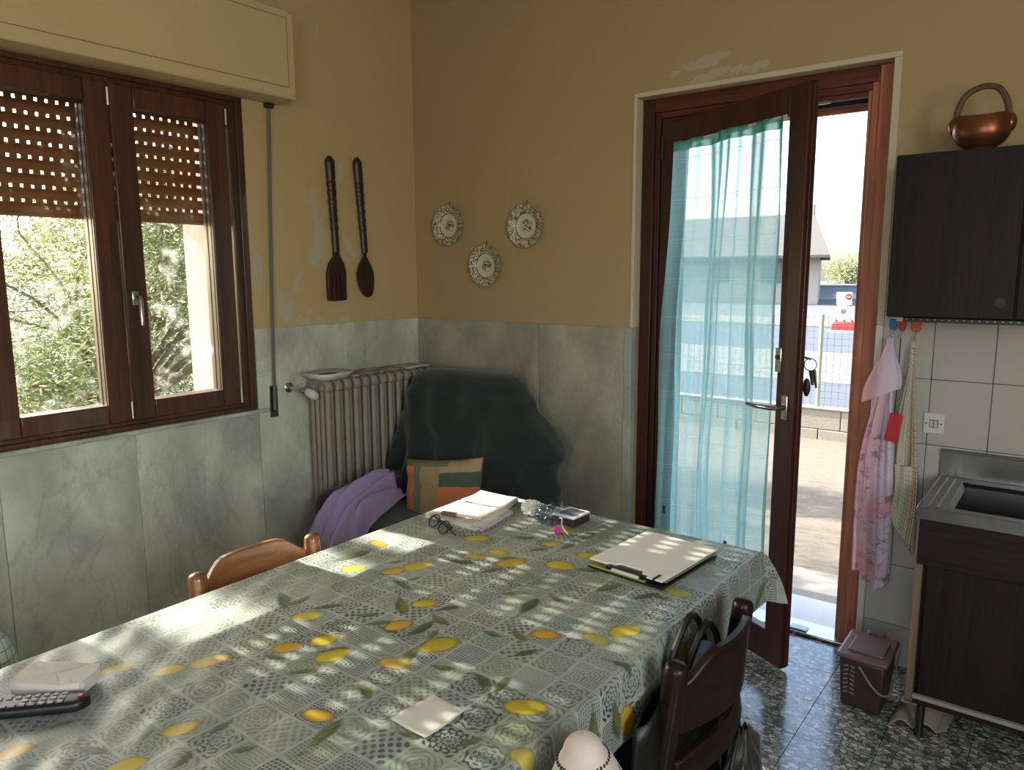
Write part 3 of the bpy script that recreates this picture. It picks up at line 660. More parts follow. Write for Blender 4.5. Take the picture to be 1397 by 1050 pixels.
def make_cloth():
    st = .0046
    fx = np.arange(TX0-HANG, TX1+HANG+st/2, st); fy = np.arange(TY0+.05, TY1+HANG+st/2, st)
    nx, ny = len(fx), len(fy); X, Y = np.meshgrid(fx, fy)
    sx = np.where(X > (TX0+TX1)/2, 1.0, -1.0)
    ox = np.maximum(0, np.maximum(TX0-X, X-TX1)); oy = np.maximum(0, Y-TY1)
    big = np.maximum(ox, oy); small = np.minimum(ox, oy); k = np.clip(big/HANG, 0, 1)
    rip = .009*np.sin(Y*17+1.2*np.sin(Y*5))+.004*np.sin(Y*41); ripx = .008*np.sin(X*19)+.004*np.sin(X*37+1)
    bul = .010*(1-np.exp(-big/.008))
    px = np.clip(X, TX0, TX1)+sx*((ox > 0)*(bul+rip*k*.7+.010*k)+small*.42)
    py = np.minimum(Y, TY1)+(oy > 0)*(bul+ripx*k*.7+.008*k)+small*.10
    drop = np.where(big > 0, big-.006*(1-np.exp(-big/.006)), 0)
    wr = .0012*np.sin(X*31+4*np.sin(Y*7))*np.sin(Y*23+3*np.sin(X*9))+.0008*np.sin(X*70+Y*40)
    near = np.clip((-2.15-Y)/.5, 0, 1)
    wr = wr + near*.0022*np.sin(Y*75+X*38+3*np.sin(X*14))*np.clip((1.95-X)/.5, 0, 1)
    pz = TZ+.0025-drop*.985+np.where(big > 0, 0, wr)
    n = nx*ny
    co = np.stack([px, py, pz], -1).reshape(-1, 3)
    idx = np.arange(n).reshape(ny, nx)
    q = np.stack([idx[:-1,:-1], idx[:-1,1:], idx[1:,1:], idx[1:,:-1]], -1).reshape(-1, 4)
    org = np.array([(TX0+TX1)/2, (TY0+TY1)/2, TZ-HANG])
    me = bpy.data.meshes.new('tablecloth'); me.vertices.add(n); me.vertices.foreach_set('co', (co-org).astype(np.float32).ravel())
    me.loops.add(len(q)*4); me.loops.foreach_set('vertex_index', q.ravel().astype(np.int32))
    me.polygons.add(len(q)); me.polygons.foreach_set('loop_start', np.arange(0, len(q)*4, 4, dtype=np.int32))
    me.update(calc_edges=True); me.polygons.foreach_set('use_smooth', [True]*len(q))
    # printed fruit and leaves: flat colour of the print, stored per point
    rgb = np.zeros((ny, nx, 3)); mask = np.zeros((ny, nx))
    rs_ = np.random.RandomState(4)
    wob = .004*np.sin(X*90)*np.sin(Y*80)
    def lin(c): return np.array(col(c)[:3])
    def paint(c, m):
        nonlocal rgb, mask
        m = m[..., None]; rgb = rgb*(1-m)+c*m if not np.isscalar(c) else rgb; mask = np.maximum(mask, m[..., 0])
    for (x, y, l, a) in LEAF:
        u = (X-x)*math.cos(a)+(Y-y)*math.sin(a); v = -(X-x)*math.sin(a)+(Y-y)*math.cos(a)
        l = l*.95; bend = .12*math.sin(x*40); v = v-bend*(u*u/l-l*.3)
        wd = np.clip(1-(u/l)**2, 0, 1)*l*.30*(1+.25*u/l)
        m = np.clip((wd-np.abs(v))/.0022+.5, 0, 1)*(np.abs(u) < l)
        tone = rs_.choice(3); base = [lin((64, 76, 44)), lin((86, 96, 46)), lin((74, 92, 72))][tone]
        c = base*(1+.55*np.clip(v/(l*.3), -1, 1)[..., None]); vein = (np.abs(v) < .0012)[..., None]; c = np.where(vein, base*1.7, c)
        paint(c, m*.92)
        stem = np.clip((.0018-np.abs(v+.08*(u+l)))/.001, 0, 1)*((u < -l*.9) & (u > -l*1.5)); paint(np.broadcast_to(lin((82, 80, 50)), c.shape), stem*.8)
    for i, (x, y, l, a) in enumerate(LEM):
        u = (X-x)*math.cos(a)+(Y-y)*math.sin(a); v = -(X-x)*math.sin(a)+(Y-y)*math.cos(a)
        l = max(l*1.12, .029); r = (u/l)**2*.92+(np.abs(v)/(l*.66))**2; tip = ((u-l*.95)/(l*.22))**2+(v/(l*.2))**2
        m = np.clip((1-np.minimum(r, tip))/.10+.3, 0, 1)
        y_, o_, d_ = [(lin((198, 176, 48)), lin((160, 144, 44)), lin((112, 92, 26))), (lin((198, 182, 56)), lin((180, 160, 30)), lin((120, 116, 40))), (lin((200, 164, 48)), lin((176, 140, 44)), lin((116, 78, 26)))][i % 3]
        g = np.clip(.5+.5*v/(l*.66)+.2*u/l, 0, 1)[..., None]; g2 = np.clip((r-.55)/.45, 0, 1)[..., None]
        c = y_*(1-g)+o_*g; c = c*(1-g2*.75)+d_*g2*.75
        if i % 4 == 2: c = c*.75+lin((170, 170, 130))*.25
        paint(c, m*.97)
    a = me.attributes.new('print', 'FLOAT_COLOR', 'POINT'); a.data.foreach_set('color', np.concatenate([rgb.reshape(-1, 3), np.ones((n, 1))], 1).astype(np.float32).ravel())
    a = me.attributes.new('print_mask', 'FLOAT', 'POINT'); a.data.foreach_set('value', mask.astype(np.float32).ravel())
    a = me.attributes.new('flat', 'FLOAT_VECTOR', 'POINT'); a.data.foreach_set('vector', np.stack([X, Y, 0*X], -1).astype(np.float32).ravel())
    o = link('tablecloth', me, M_cloth); o.location = org
    d = o.modifiers.new('solid', 'SOLIDIFY'); d.thickness = .0014; d.offset = -1
    tag(o, 'oilcloth printed with patterned squares, lemons and leaves, covering the long table', 'tablecloth')
make_cloth()

# ---------------------------------------------------------------- chairs
def make_chair(label, mp, mr, loc, rz, group):
    """faces local +x; the tall rear posts end in domes, the top rail is arched and bowed backwards"""
    t = thing('dining_chair', label, 'chair', loc, rz, group)
    for s in (-1, 1):
        y = s*.1725
        pts = [(-.165, y, 0), (-.168, y, .25), (-.170, y, .42), (-.190, y, .60), (-.205, y, .715), (-.210, y, .757), (-.211, y, .768), (-.2115, y, .774), (-.212, y, .777)]
        build('rear_post', MB().tube(pts, [.018, .021, .0235, .0235, .0235, .0235, .0215, .016, .004], 14), mp, t, world=False)
        build('leg', MB().tube([(.185, s*.185, 0), (.182, s*.183, .2), (.18, s*.18, .40)], [.016, .020, .022], 12), mp, t, world=False)
        build('stretcher', MB().tube([(-.165, y, .22), (.182, s*.183, .20)], .010, 8), mp, t, world=False)
    build('stretcher', MB().tube([(.183, -.185, .28), (.183, .185, .28)], .010, 8), mp, t, world=False)
    build('seat', MB().box(-.19, .205, -.205, .205, .405, .44), mr, t, world=False, bevel=.016, seg=3)
    def rail(z0, zc, ht, hc, bow):
        n = 17; b = MB(); vs = []
        for i in range(n):
            q = i/(n-1); y = lerp(-.165, .165, q); e = 1-(2*q-1)**2; x = -.198-bow*e-.012*(1-0)
            s_ = sm(min(1, e*1.25)); zt = z0+ht+hc*s_; zb = z0-zc*s_
            th = .0095
            vs += [(x-th+.02*(zb-.6), y, zb), (x+th+.02*(zb-.6), y, zb), (x+th-.06*(zt-.66), y, zt), (x-th-.06*(zt-.66), y, zt)]
        fs = [(0, 1, 2, 3), tuple((n-1)*4+k for k in (3, 2, 1, 0))]
        for i in range(n-1):
            for k in range(4): fs.append((i*4+k, (i+1)*4+k, (i+1)*4+(k+1) % 4, i*4+(k+1) % 4))
        return b.add(vs, fs)
    build('top_rail', rail(.628, .0, .100, .052, .042), mr, t, world=False, bevel=.004)
    build('lower_rail', rail(.52, 0, .045, .012, .03), mr, t, world=False, bevel=.004)
    return t
gch = 'dining chairs round the table'
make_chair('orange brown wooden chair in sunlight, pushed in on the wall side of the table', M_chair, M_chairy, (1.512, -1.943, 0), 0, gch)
make_chair('wooden chair in a shade-dark tone with a black handbag hanging inside its backrest', M_chaird, M_chairdy, (2.213, -1.637, 0), PI, gch)
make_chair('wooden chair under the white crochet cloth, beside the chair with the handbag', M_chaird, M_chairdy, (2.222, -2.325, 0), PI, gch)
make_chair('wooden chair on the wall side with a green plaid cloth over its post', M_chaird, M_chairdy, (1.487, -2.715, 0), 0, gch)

# white crochet cloth over the rear post of the third chair
def drape_post(cx, cy, top_z, h, w0, w1x, w1y, folds, ph=0.0, amp=.16, up=.5):
    def f(a, t):
        an = 2*PI*a
        if t < .28:
            q = t/.28; r = math.sin(q*PI/2); z = top_z-(1-math.cos(q*PI/2))*w0*.9; rx = ry = w0*r
        else:
            q = (t-.28)/.72; z = top_z-w0*.9-q*h; rx = lerp(w0, w1x, q**.7); ry = lerp(w0, w1y, q**.7)
            k = 1+amp*q*math.sin(folds*an+ph+q*.8)+.06*q*math.sin((folds+3)*an+1); rx *= k; ry *= k
        return (cx+rx*math.cos(an), cy+ry*math.sin(an), z)
    return f
lc = thing('chair_cloth', 'white crochet cloth draped over a chair post beside the table, next to the handbag chair', 'cloth', (2.432, -2.16, .45))
lf_ = drape_post(2.430, -2.150, .812, .19, .030, .072, .15, 5)
build('crochet', MB().grid(lf_, 72, 26, cu=True), M_lace, lc, solid=.003, smooth=180)
b = MB()
for k in range(36):
    a = k/36; p = Vector(lf_(a, .315)); b.sphere(p, (.0034, .0034, .0034), 6, 4)
for a in np.linspace(0, 1, 9)[:-1]:
    for t in (.45, .53, .62, .72):
        for da, dt in ((0, 0), (.02, .008), (-.02, .008), (0, .018), (.02, .026), (-.02, .026)): b.sphere(Vector(lf_((a+da+.3*t) % 1, t+dt)), (.0028,)*3, 5, 3)
o = build('eyelets', b, plain('eyelet_shadow', (52, 40, 38), .9), lc); o['kind'] = 'stuff'
def with_flat(o, nu, nv, wx, wz):
    a = o.data.attributes.new('flat', 'FLOAT_VECTOR', 'POINT')
    a.data.foreach_set('vector', [c for j in range(nv) for i in range(nu) for c in (wx*i/(nu-1), wz*j/(nv-1), 0)]); return o
o = with_flat(build('plaid_cloth', MB().grid(drape_post(1.272, -2.548, .786, .10, .032, .05, .055, 4, 1.0, .22), 48, 20, cu=True), M_plaid, solid=.003, smooth=180), 48, 20, .3, .16)
tag(o, 'small green plaid cloth hanging over the chair post under the window', 'cloth')

# ---------------------------------------------------------------- black handbag between chair back and table
hb = thing('handbag', 'black leather handbag with looped handles hung inside the dark chair back', 'bag', (2.385, -1.70, .16))
def bag(a, t):
    an = 2*PI*a; z = lerp(.16, .68, t); k = .85+.15*math.sin(PI*min(1, t*1.2)); e = 1-.10*t
    cx, cy = math.cos(an), math.sin(an)
    x = 2.385+.030*(1-.45*t)*k*math.copysign(abs(cx)**.6, cx); y = -1.70+.215*e*math.copysign(abs(cy)**.55, cy)+.005*math.sin(9*t+an)
    return (x+.004*math.sin(an*5+t*6), y, z+.012*math.cos(an*2)*t)
b = MB().grid(bag, 48, 16, cu=True); b.f.append(tuple(range(48))[::-1])
build('bag_body', b, M_leather, hb, solid=.004)
for x, y0, y1, zt in ((2.372, -1.74, -1.55, .792), (2.402, -1.72, -1.545, .780)):
    P = catmull([(x, y0, .60), (x, y0+.005, .70), (x+.004, (y0*.7+y1*.3), zt-.02), (x+.006, (y0+y1)/2, zt), (x+.004, (y0*.3+y1*.7), zt-.02), (x, y1-.005, .70), (x, y1, .60)], 24)
    build('handle', MB().tube(P, .0075, 8), M_leather, hb)
build('buckle', MB().tube([(2.42, -1.745+.012*math.cos(k*PI/5), .52+.012*math.sin(k*PI/5)) for k in range(10)], .0022, 6, closed=True), M_chrome, hb)
b = MB(); b.box(-.014, .014, -.05, .05, 0, .10, Matrix.Translation((2.388, -1.60, .605)) @ Matrix.Rotation(.25, 4, 'X'))
tag(build('paper_packet', b, plain('pale_blue_packet', (168, 178, 206), .5, c2=(96, 120, 180), sc=14), bevel=.006), 'pale blue and white packet sticking out of the black handbag', 'packet')
def crum(a, t):
    an = 2*PI*a; r = math.sin(PI*min(.97, .05+.92*t))**.6; ca, sa = math.cos(an), math.sin(an); x = 2.452+.042*r*ca*(1+.8*nz(ca*2, sa*2, t*5)); y = -1.515+.085*r*sa*(1+.8*nz(ca*2+5, sa*2, t*5)); z = lerp(.12, .50, t)+.03*nz(ca*3, sa*3, t*3+9)
    return (x, y, z)
tag(build('crumpled_jacket', MB().grid(crum, 40, 22, cu=True), fabric('black_shiny_cloth', (30, 28, 24), (14, 13, 12), 200, .5), smooth=180), 'crumpled dark shiny jacket hanging behind the chair with the handbag', 'jacket')

# ---------------------------------------------------------------- things on the table
TT = TZ+.004
def sheet(name, corners, m, par, th=.004, z=TT, curl=0.0, n=14, ph=0, **k):
    a, b_, c, d = [Vector((*p, 0)) for p in corners]
    def f(u, v):
        p = a*(1-u)*(1-v)+b_*u*(1-v)+c*u*v+d*(1-u)*v
        return (p.x, p.y, z+th/2+curl*(.5+.5*math.sin(3*u+4*v+ph))*(abs(u-.5)*2)**2)
    return build(name, MB().grid(f, n, n), m, par, solid=th, **k)
m1 = ((1.423, -1.442), (1.643, -1.443), (1.614, -1.248), (1.401, -1.263)); m2 = ((1.417, -1.271), (1.582, -1.244), (1.554, -1.141), (1.395, -1.144))
a = thing('newspaper', 'folded newspaper in the sun with a pen on top of it', 'newspaper', (1.52, -1.35, TT))
sheet('folded_pages', m1, M_news, a, .007, curl=.002); sheet('front_page', tuple((x*.99+.015, y*.995-.007) for x, y in m1), M_news2, a, .001, TT+.008, .005, ph=1)
a = thing('newspaper', 'smaller newspaper section at the far table end behind the one with the pen', 'newspaper', (1.49, -1.2, TT))
sheet('folded_pages', m2, M_news2, a, .008, curl=.002); sheet('front_page', tuple((x+.002, y+.003) for x, y in m2), M_news, a, .001, TT+.010, .006, ph=2)
pn = thing('pen', 'white pen with a brown end lying on the sunlit newspaper', 'pen', (1.525, -1.395, TT+.014))
build('barrel', MB().tube([(1.508, -1.396, TT+.017), (1.592, -1.378, TT+.017)], [.0045, .004], 8), M_whitep, pn)
build('eraser', MB().box(-.026, .026, -.009, .009, 0, .009, Matrix.Translation((1.487, -1.402, TT+.012)) @ Matrix.Rotation(.25, 4, 'Z')), plain('pinkish_brown', (120, 84, 72), .7), pn, bevel=.002)
# folded spectacles
gl = thing('eyeglasses', 'black framed eyeglasses lying in front of the newspaper', 'eyeglasses', (1.52, -1.49, TT))
GM = Matrix.Translation((1.525, -1.494, TT)) @ Matrix.Rotation(-.40, 4, 'Z')
for s in (-1, 1):
    P = [Vector((s*.034+.027*math.cos(k*PI/10), .004+.013*math.sin(k*PI/10), .017+.0145*math.sin(k*PI/10))) for k in range(20)]
    r_ = build('rim', MB().tube([GM @ p for p in P], .0024, 6, closed=True), M_black, gl)
    b = MB(); b.add([GM @ p for p in P], [tuple(range(20))]); build('lens', b, M_lens, r_)
    build('temple_arm', MB().tube([GM @ Vector(p) for p in ((s*.063, .008, .021), (s*.062, .016, .022), (-s*.02, .022+.006*s, .014), (-s*.075, .026+.006*s, .004))], [.003, .003, .0025, .003], 6), M_black, gl)
build('bridge', MB().tube([GM @ Vector(p) for p in ((-.009, .001, .026), (0, -.001, .030), (.009, .001, .026))], .0024, 6), M_black, gl)
# crumpled tissue and clear bag
def blob(c, r, sd, am=.35, n=26, m=16):
    b = MB()
    def f(a, t):
        an = 2*PI*a; ph = PI*t; d = Vector((math.sin(ph)*math.cos(an), math.sin(ph)*math.sin(an), math.cos(ph)))
        q = d*2.1+Vector((sd, sd*1.7, 0)); k = 1+am*(abs(mnoise.noise(q*1.5))*2-.5)+am*.6*mnoise.noise(q*3.3)
        return (c[0]+d.x*r[0]*k, c[1]+d.y*r[1]*k, max(TT+.0005, c[2]+d.z*r[2]*k))
    return b.grid(f, n, m, cu=True)
tag(build('paper_tissue', blob((1.668, -1.222, TT+.022), (.036, .026, .026), 2.2), M_tissue, smooth=25), 'crumpled white tissue between the newspaper and the clear bag', 'tissue')
pb = thing('plastic_bag', 'crumpled clear plastic bag with a magenta cap beside the card box', 'bag', (1.765, -1.255, TT))
build('film', blob((1.755, -1.248, TT+.022), (.052, .040, .032), 5.1, .6, 30, 18), M_film, pb, smooth=15)
build('inner_film', blob((1.748, -1.236, TT+.018), (.040, .030, .024), 8.4, .6, 24, 14), glass_mat('blue_tint_film', (.80, .88, .97), .25, .1), pb, smooth=15)
build('cap', MB().tube([(1.822, -1.312, TT+.001), (1.822, -1.312, TT+.020)], .0095, 12), M_pink, pb, bevel=.001)
build('twist_tie', MB().tube(catmull([(1.80, -1.27, TT+.03), (1.82, -1.285, TT+.036), (1.83, -1.30, TT+.02), (1.86, -1.315, TT+.006)], 10), .0016, 6), M_whitep, pb)
cb = thing('card_box', 'small dark box with a white and blue card lid at the far table edge', 'box', (1.80, -1.2, TT))
CM = Matrix.Translation((1.80, -1.203, TT)) @ Matrix.Rotation(-.05, 4, 'Z')
build('box_side', MB().box(-.038, .038, -.042, .042, 0, .024, CM), plain('dark_brown_card', (54, 42, 36), .6), cb, bevel=.002)
ld = build('lid', MB().box(-.039, .039, -.043, .043, .024, .030, CM), M_paper, cb, bevel=.002)
build('label', MB().box(-.028, .028, -.032, .032, .0298, .0304, CM), newsprint('blue_label', (120, 128, 160), (66, 70, 96), seed=.4, pics=.2), ld)
# tablet folder with a white cover
fo_ = thing('clipboard_folder', 'white topped folder with a black clip and lime edge near the glass door', 'folder', (2.143, -1.34, TT))
FM = Matrix.Translation((2.143, -1.343, TT)) @ Matrix.Rotation(-.085, 4, 'Z')
build('back_board', MB().box(-.108, .108, -.140, .138, .0, .006, FM), M_black, fo_, bevel=.001)
build('lime_sleeve', MB().box(-.107, .060, -.142, .132, .006, .010, FM), plain('lime_green_card', (134, 148, 36), .5), fo_, bevel=.001)
build('paper_stack', MB().box(-.103, .106, -.118, .137, .010, .020, FM), plain('grey_page_edges', (122, 112, 104), .8), fo_, bevel=.001)
notch = [(-.106, .138), (.108, .138), (.108, -.142), (.066, -.142), (.066, -.128), (.046, -.128), (.040, -.112), (-.025, -.112), (-.035, -.126), (-.050, -.126), (-.056, -.134), (-.106, -.134)]
build('white_cover', MB().prism(notch[::-1], .020, .0235, FM), M_paper, fo_)
build('clip', MB().box(-.056, .064, -.137, -.110, .010, .0195, FM), M_black, fo_, bevel=.001)
build('white_tab', MB().box(-.035, .042, -.143, -.137, .011, .017, FM), M_whitep, fo_)
build('elastic_strap', MB().box(.083, .090, -.143, -.112, .018, .0245, FM), plain('navy_elastic', (34, 40, 56), .8), fo_)
tag(sheet('paper_napkin', ((2.103, -2.237), (2.187, -2.240), (2.189, -2.145), (2.112, -2.139)), M_tissue, None, .0012, TT, .003), 'square white paper napkin lying flat in the middle of the table', 'napkin')
# remote control
rc = thing('remote_control', 'black television remote with rows of small buttons beside a grey tissue packet', 'remote', (1.585, -2.60, TT), R(48))
def rem(u, v):
    x = lerp(-.105, .105, u); an = 2*PI*v; cy, cz = math.cos(an), math.sin(an); e = max(0.02, 1-max(0, (abs(x)-.08)/.025)**2)**.5
    return (x, .024*e*math.copysign(abs(cy)**.5, cy), .0115+.0105*math.copysign(abs(cz)**.6, cz)*(.75+.25*e))
b = MB().grid(lambda a, t: rem(t, a), 24, 30, cu=True); b.f += [tuple(range(24))[::-1], tuple(29*24+k for k in range(24))]
build('casing', b, M_black, rc, world=False)
bm_ = mesh(MB().box(-.0042, .0042, -.003, .003, 0, .0025), 'button', 0); MB_btn = plain('grey_button', (150, 150, 150), .5)
for i in range(11):
    for j in range(3):
        if i in (4, 5) and j == 1: continue
        o = link('button', bm_, MB_btn, rc); o.location = (-.085+.0148*i, -.0125+.0125*j, .0212)
build('red_button', B(.088, .094, -.004, .004, .0205, .0235), M_red, rc, world=False)
pk = thing('tissue_packet', 'soft grey packet of paper tissues behind the black remote', 'packet', (1.545, -2.532, TT), R(33))
def pack(a, t):
    an = 2*PI*a; c_, s_ = math.cos(an), math.sin(an); k = min(1, (t/.12)**.5, ((1-t)/.35)**.5) if 0 < t < 1 else 0.0
    h = .030*min(1, t/.65)+.0035*nz(c_*k*2.2, s_*k*2.2, 1)*(t > .4)-.003*(t > .6)*math.exp(-((c_*k*.066-.01)/.006)**2)
    return (.068*k*math.copysign(abs(c_)**.35, c_)+.003*nz(c_*3, s_*3, t*4), .038*k*math.copysign(abs(s_)**.4, s_)+.003*nz(s_*3, c_*3, t*4+5), max(.0006, h))
build('packet', MB().grid(pack, 72, 26, cu=True), M_tissue, pk, world=False, smooth=60)

# ---------------------------------------------------------------- radiator
ra = thing('radiator', 'old cast iron column radiator in the corner behind the armchair', 'radiator', (.125, -.46, 0))
def section():
    b = MB(); zt, zb = .985, .215
    for i, x in enumerate((.070, .105, .140, .178)):
        fr = i in (0, 3)
        b.tube([(x, 0, zb+.03), (x, 0, zb+.05), (x, 0, (zt+zb)/2), (x, 0, zt-.05), (x, 0, zt-.03)], [.0125]*5, 10, flat=1.25 if fr else 1.15)
    for z0, s in ((zt-.055, 1), (zb, -1)):
        pr = [(.052, 0), (.198, 0), (.203, .022), (.196, .044), (.176, .056), (.075, .056), (.056, .044), (.050, .022)]
        if s < 0: pr = [(x, .056-z) for x, z in pr][::-1]
        n = len(pr); vs = [(x, -.019, z0+z) for x, z in pr]+[(x, .019, z0+z) for x, z in pr]
        b.add(vs, [tuple(range(n)), tuple(range(2*n-1, n-1, -1))]+[(k, n+k, n+(k+1) % n, (k+1) % n) for k in range(n)])
    for x in (.095, .155):
        for z in (zt-.035, zb+.03): b.tube([(x, -.0285, z), (x, .0285, z)], .016, 8)
    return b
sm_ = mesh(section(), 'section', 50)
for k in range(13):
    o = link('section', sm_, M_rad, ra); o.location = (-.125, -.793+.0573*k+.46, .015); 
    d = o.modifiers.new('bevel', 'BEVEL'); d.width = .011; d.segments = 3; d.limit_method = 'ANGLE'; d.angle_limit = R(60)
for y in (-.72, -.20): build('foot', MB().tube([(.125, y, 0), (.125, y, .25)], [.022, .014], 8), M_rad, ra)
vl = build('valve_body', MB().tube([(.008, -.885, .965), (.10, -.885, .962)], .010, 10).tube([(.125, -.82, .95), (.10, -.885, .955)], .012, 10), M_chrome, ra)
build('rosette', MB().lathe([(.0, .0), (.024, 0), (.024, .004), (.012, .011), (0, .011)], 16, M=Matrix.Translation((.007, -.885, .965)) @ Matrix.Rotation(PI/2, 4, 'Y')), M_chrome, vl)
TM = Matrix.Translation((.122, -.868, .955)) @ Vector((.9, .12, -.35)).normalized().to_track_quat('Z', 'Y').to_matrix().to_4x4()
build('thermostat_head', MB().lathe([(.0, 0), (.015, 0), (.019, .012), (.0215, .035), (.0205, .052), (.015, .064), (0, .067)], 18, M=TM), M_whitep, vl)
dsh = thing('serving_dish', 'shallow white angular dish standing on the end of the radiator', 'dish', (.13, -.745, 1.0), R(4))
def dish_mb(s0, h0, s1, h1, fl=True):
    p = [(-.085, -.060), (-.060, -.085), (.060, -.085), (.085, -.060), (.085, .060), (.060, .085), (-.060, .085), (-.085, .060)]
    b = MB(); vs = []
    for s, z in ((s0, h0), (s1, h1)): vs += [(x*s*1.0, y*s*1.25, z) for x, y in p]
    fs = [(k, (k+1) % 8, 8+(k+1) % 8, 8+k) for k in range(8)]
    if fl: fs.append(tuple(range(8))[::-1])
    return b.add(vs, fs)
build('dish_body', dish_mb(.68, .003, 1.02, .034), M_whitep, dsh, solid=.004, world=False)
build('dark_contents', MB().lathe([(0, .026), (.04, .024), (.06, .012), (.058, .006)], 16, sy=1.3), plain('dark_contents', (40, 36, 32), .6), dsh, world=False)
for (y, x, rz, m, lab) in ((-.565, .125, .05, M_mag, 'dark printed magazine lying on the radiator beside the white dish'), (-.385, .12, -.06, M_mag, 'magazine lying in the middle of the radiator top'), (-.205, .13, .03, M_news2, 'pale leaflet on the corner end of the radiator')):
    o = build('magazine', MB().grid(lambda u, v: (lerp(-.07, .075, u), lerp(-.085, .085, v), .006+.006*(u-.5)*math.sin(v*3)), 8, 8), m, solid=.008, world=False)
    o.location = (x, y, 1.002); o.rotation_euler = (0, 0, rz); tag(o, lab, 'magazine', 'papers lying on the radiator')

# ---------------------------------------------------------------- armchair under its throw
AX, AY = .66, -.50
ac = thing('armchair', 'low corner armchair hidden under a dark green blanket beside the radiator', 'armchair', (AX, AY, 0))
def rbox(b, x0, x1, y0, y1, z0, z1, p=3.0, n=28, m=16, puff=0, fn=None):
    cx, cy, cz, a, c_, h = (x0+x1)/2, (y0+y1)/2, (z0+z1)/2, (x1-x0)/2, (y1-y0)/2, (z1-z0)/2
    def se(t, e): return math.copysign(abs(t)**e, t)
    def f(u, v):
        an = 2*PI*u; ph = -PI/2+PI*v; e = 2/p/1.2
        q = [cx+a*se(math.cos(ph), e)*se(math.cos(an), e), cy+c_*se(math.cos(ph), e)*se(math.sin(an), e), cz+h*se(math.sin(ph), e)]
        if fn: q = fn(q)
        return tuple(q)
    return b.grid(f, n, m, cu=True)
build('base', B(.30, 1.06, -.90, -.14, .06, .30), M_chfab, ac, bevel=.03)
build('seat_cushion', rbox(MB(), .40, .98, -.93, -.28, .24, .43, 5), M_seat, ac)
build('backrest', B(.36, .78, -.27, -.15, .28, .93), M_chfab, ac, bevel=.06, seg=4)
def armn(q):
    q[2] += .010*nz(q[0]*9, q[1]*7, q[2]*6); q[0] += .008*nz(q[1]*8, q[2]*8, 3); return q
build('armrest', rbox(MB(), .255, .44, -.98, -.20, .10, .525, 6, 36, 24, fn=armn), M_chfab, ac)
def armr(q):
    q = armn(q); q[2] += .010*math.sin(q[1]*46+3*q[0]*9)*sm((q[2]-.3)/.1); return q
build('armrest', rbox(MB(), .90, 1.13, -.80, -.20, .10, .50, 5, 40, 26, fn=armr), M_throw, ac)
for x in (.36, 1.0):
    for y in (-.84, -.20): build('foot', MB().tube([(x, y, 0), (x, y, .08)], [.018, .026], 10), M_chaird, ac)
# throw: horizontal slices from seat to crown
TAB = [(0, .60, -.36, .44, .27), (.10, .615, -.345, .445, .255), (.28, .635, -.31, .455, .235), (.45, .625, -.285, .455, .205), (.62, .60, -.27, .425, .185), (.80, .575, -.25, .385, .160), (.92, .565, -.235, .335, .135), (.97, .565, -.23, .295, .11), (1.0, .565, -.225, .23, .07)]
def throw(a, t):
    an = 2*PI*a-PI/2; cx, cy, rx, ry = poly_at(TAB, t); z = lerp(.33, 1.018, t)
    c_, s_ = math.cos(an), math.sin(an); e = .72
    x = cx+rx*math.copysign(abs(c_)**e, c_); y = cy+ry*math.copysign(abs(s_)**e, s_)
    k = (1-t)**.7
    y -= k*(.020*math.sin(x*15+2.2*t)+.014*math.sin(x*31-3*t+1))*(s_ < .3)
    # wing that stands off at the door side
    wing = sm((c_-.62)/.3)*math.exp(-((t-.53)/.13)**2); x += .085*wing; y += .015*wing
    w2 = sm((c_-.6)/.4)*math.exp(-((t-.22)/.12)**2); x += .03*w2
    x += k*.018*math.sin(y*24+5*t)*abs(c_)
    # drag fold across the back
    y -= .030*math.exp(-((x-(.50+.22*(1-t)*(1-t)*2))/.035)**2)*math.exp(-((t-.36)/.2)**2)*(s_ < 0)
    y -= .022*math.exp(-((x-.86+.1*t)/.03)**2)*math.exp(-((t-.35)/.25)**2)*(s_ < 0)
    fo = math.sin(20*(x-.565)*(1+.5*(1-t))+4*nz(x*2.5, z*2.5, 7)); y -= .028*k*(fo*abs(fo)**.3)*(s_ < .4); fo2 = math.sin(30*z+16*x+3*nz(x*4, z*4, 1)); y -= .009*k*fo2*(s_ < .4)
    wv = k*(.012*nz(x*7+z*4, z*5, 2)+.007*nz(x*16+z*10, z*9, 5)); y -= wv*2*(s_ < .5); x += wv*abs(c_)
    if y > -.04: y = -.04
    return (max(.205, x), y, z)
b = MB().grid(throw, 150, 60, cu=True); n0 = 150*59
cen = (.565, -.225, 1.024); b.v.append(cen); ci = len(b.v)-1
for i in range(150): b.f.append((n0+i, n0+(i+1) % 150, ci))
tag(build('blanket', b, M_throw, smooth=180), 'dark green fleece blanket draped like a hood over the armchair back', 'blanket')
# cushion
cs = thing('cushion', 'small patchwork cushion in orange, green and beige on the draped armchair', 'cushion', (.68, -.56, .40), 0)
CuM = Matrix.Translation((.725, -.600, .515)) @ Euler((R(-16), R(-7), R(12)), 'XYZ').to_matrix().to_4x4()
def cush(side):
    def f(u, v):
        a, c_ = 2*u-1, 2*v-1; pin = 1-.07*(1-a*a)*0-.0
        ed = (1-a**4)*(1-c_**4); th = .062*max(0, ed)**.55
        sx = .205*(1-.05*(1-c_*c_)*0)*a*(1-.06*(1-c_*c_)); sz = .150*c_*(1-.08*(1-a*a))
        return CuM @ Vector((sx+.004*nz(u*4, v*4), side*th+.010*nz(u*5, v*5, side)+.005*nz(u*12, v*10, side+3), sz))
    return f
for s, nm in ((-1, 'front_cover'), (1, 'back_cover')):
    b = MB().grid(cush(s), 30, 26)
    if s > 0: b.f = [q[::-1] for q in b.f]
    with_flat(build(nm, b, M_cush, cs, smooth=180), 30, 26, 1, 1)
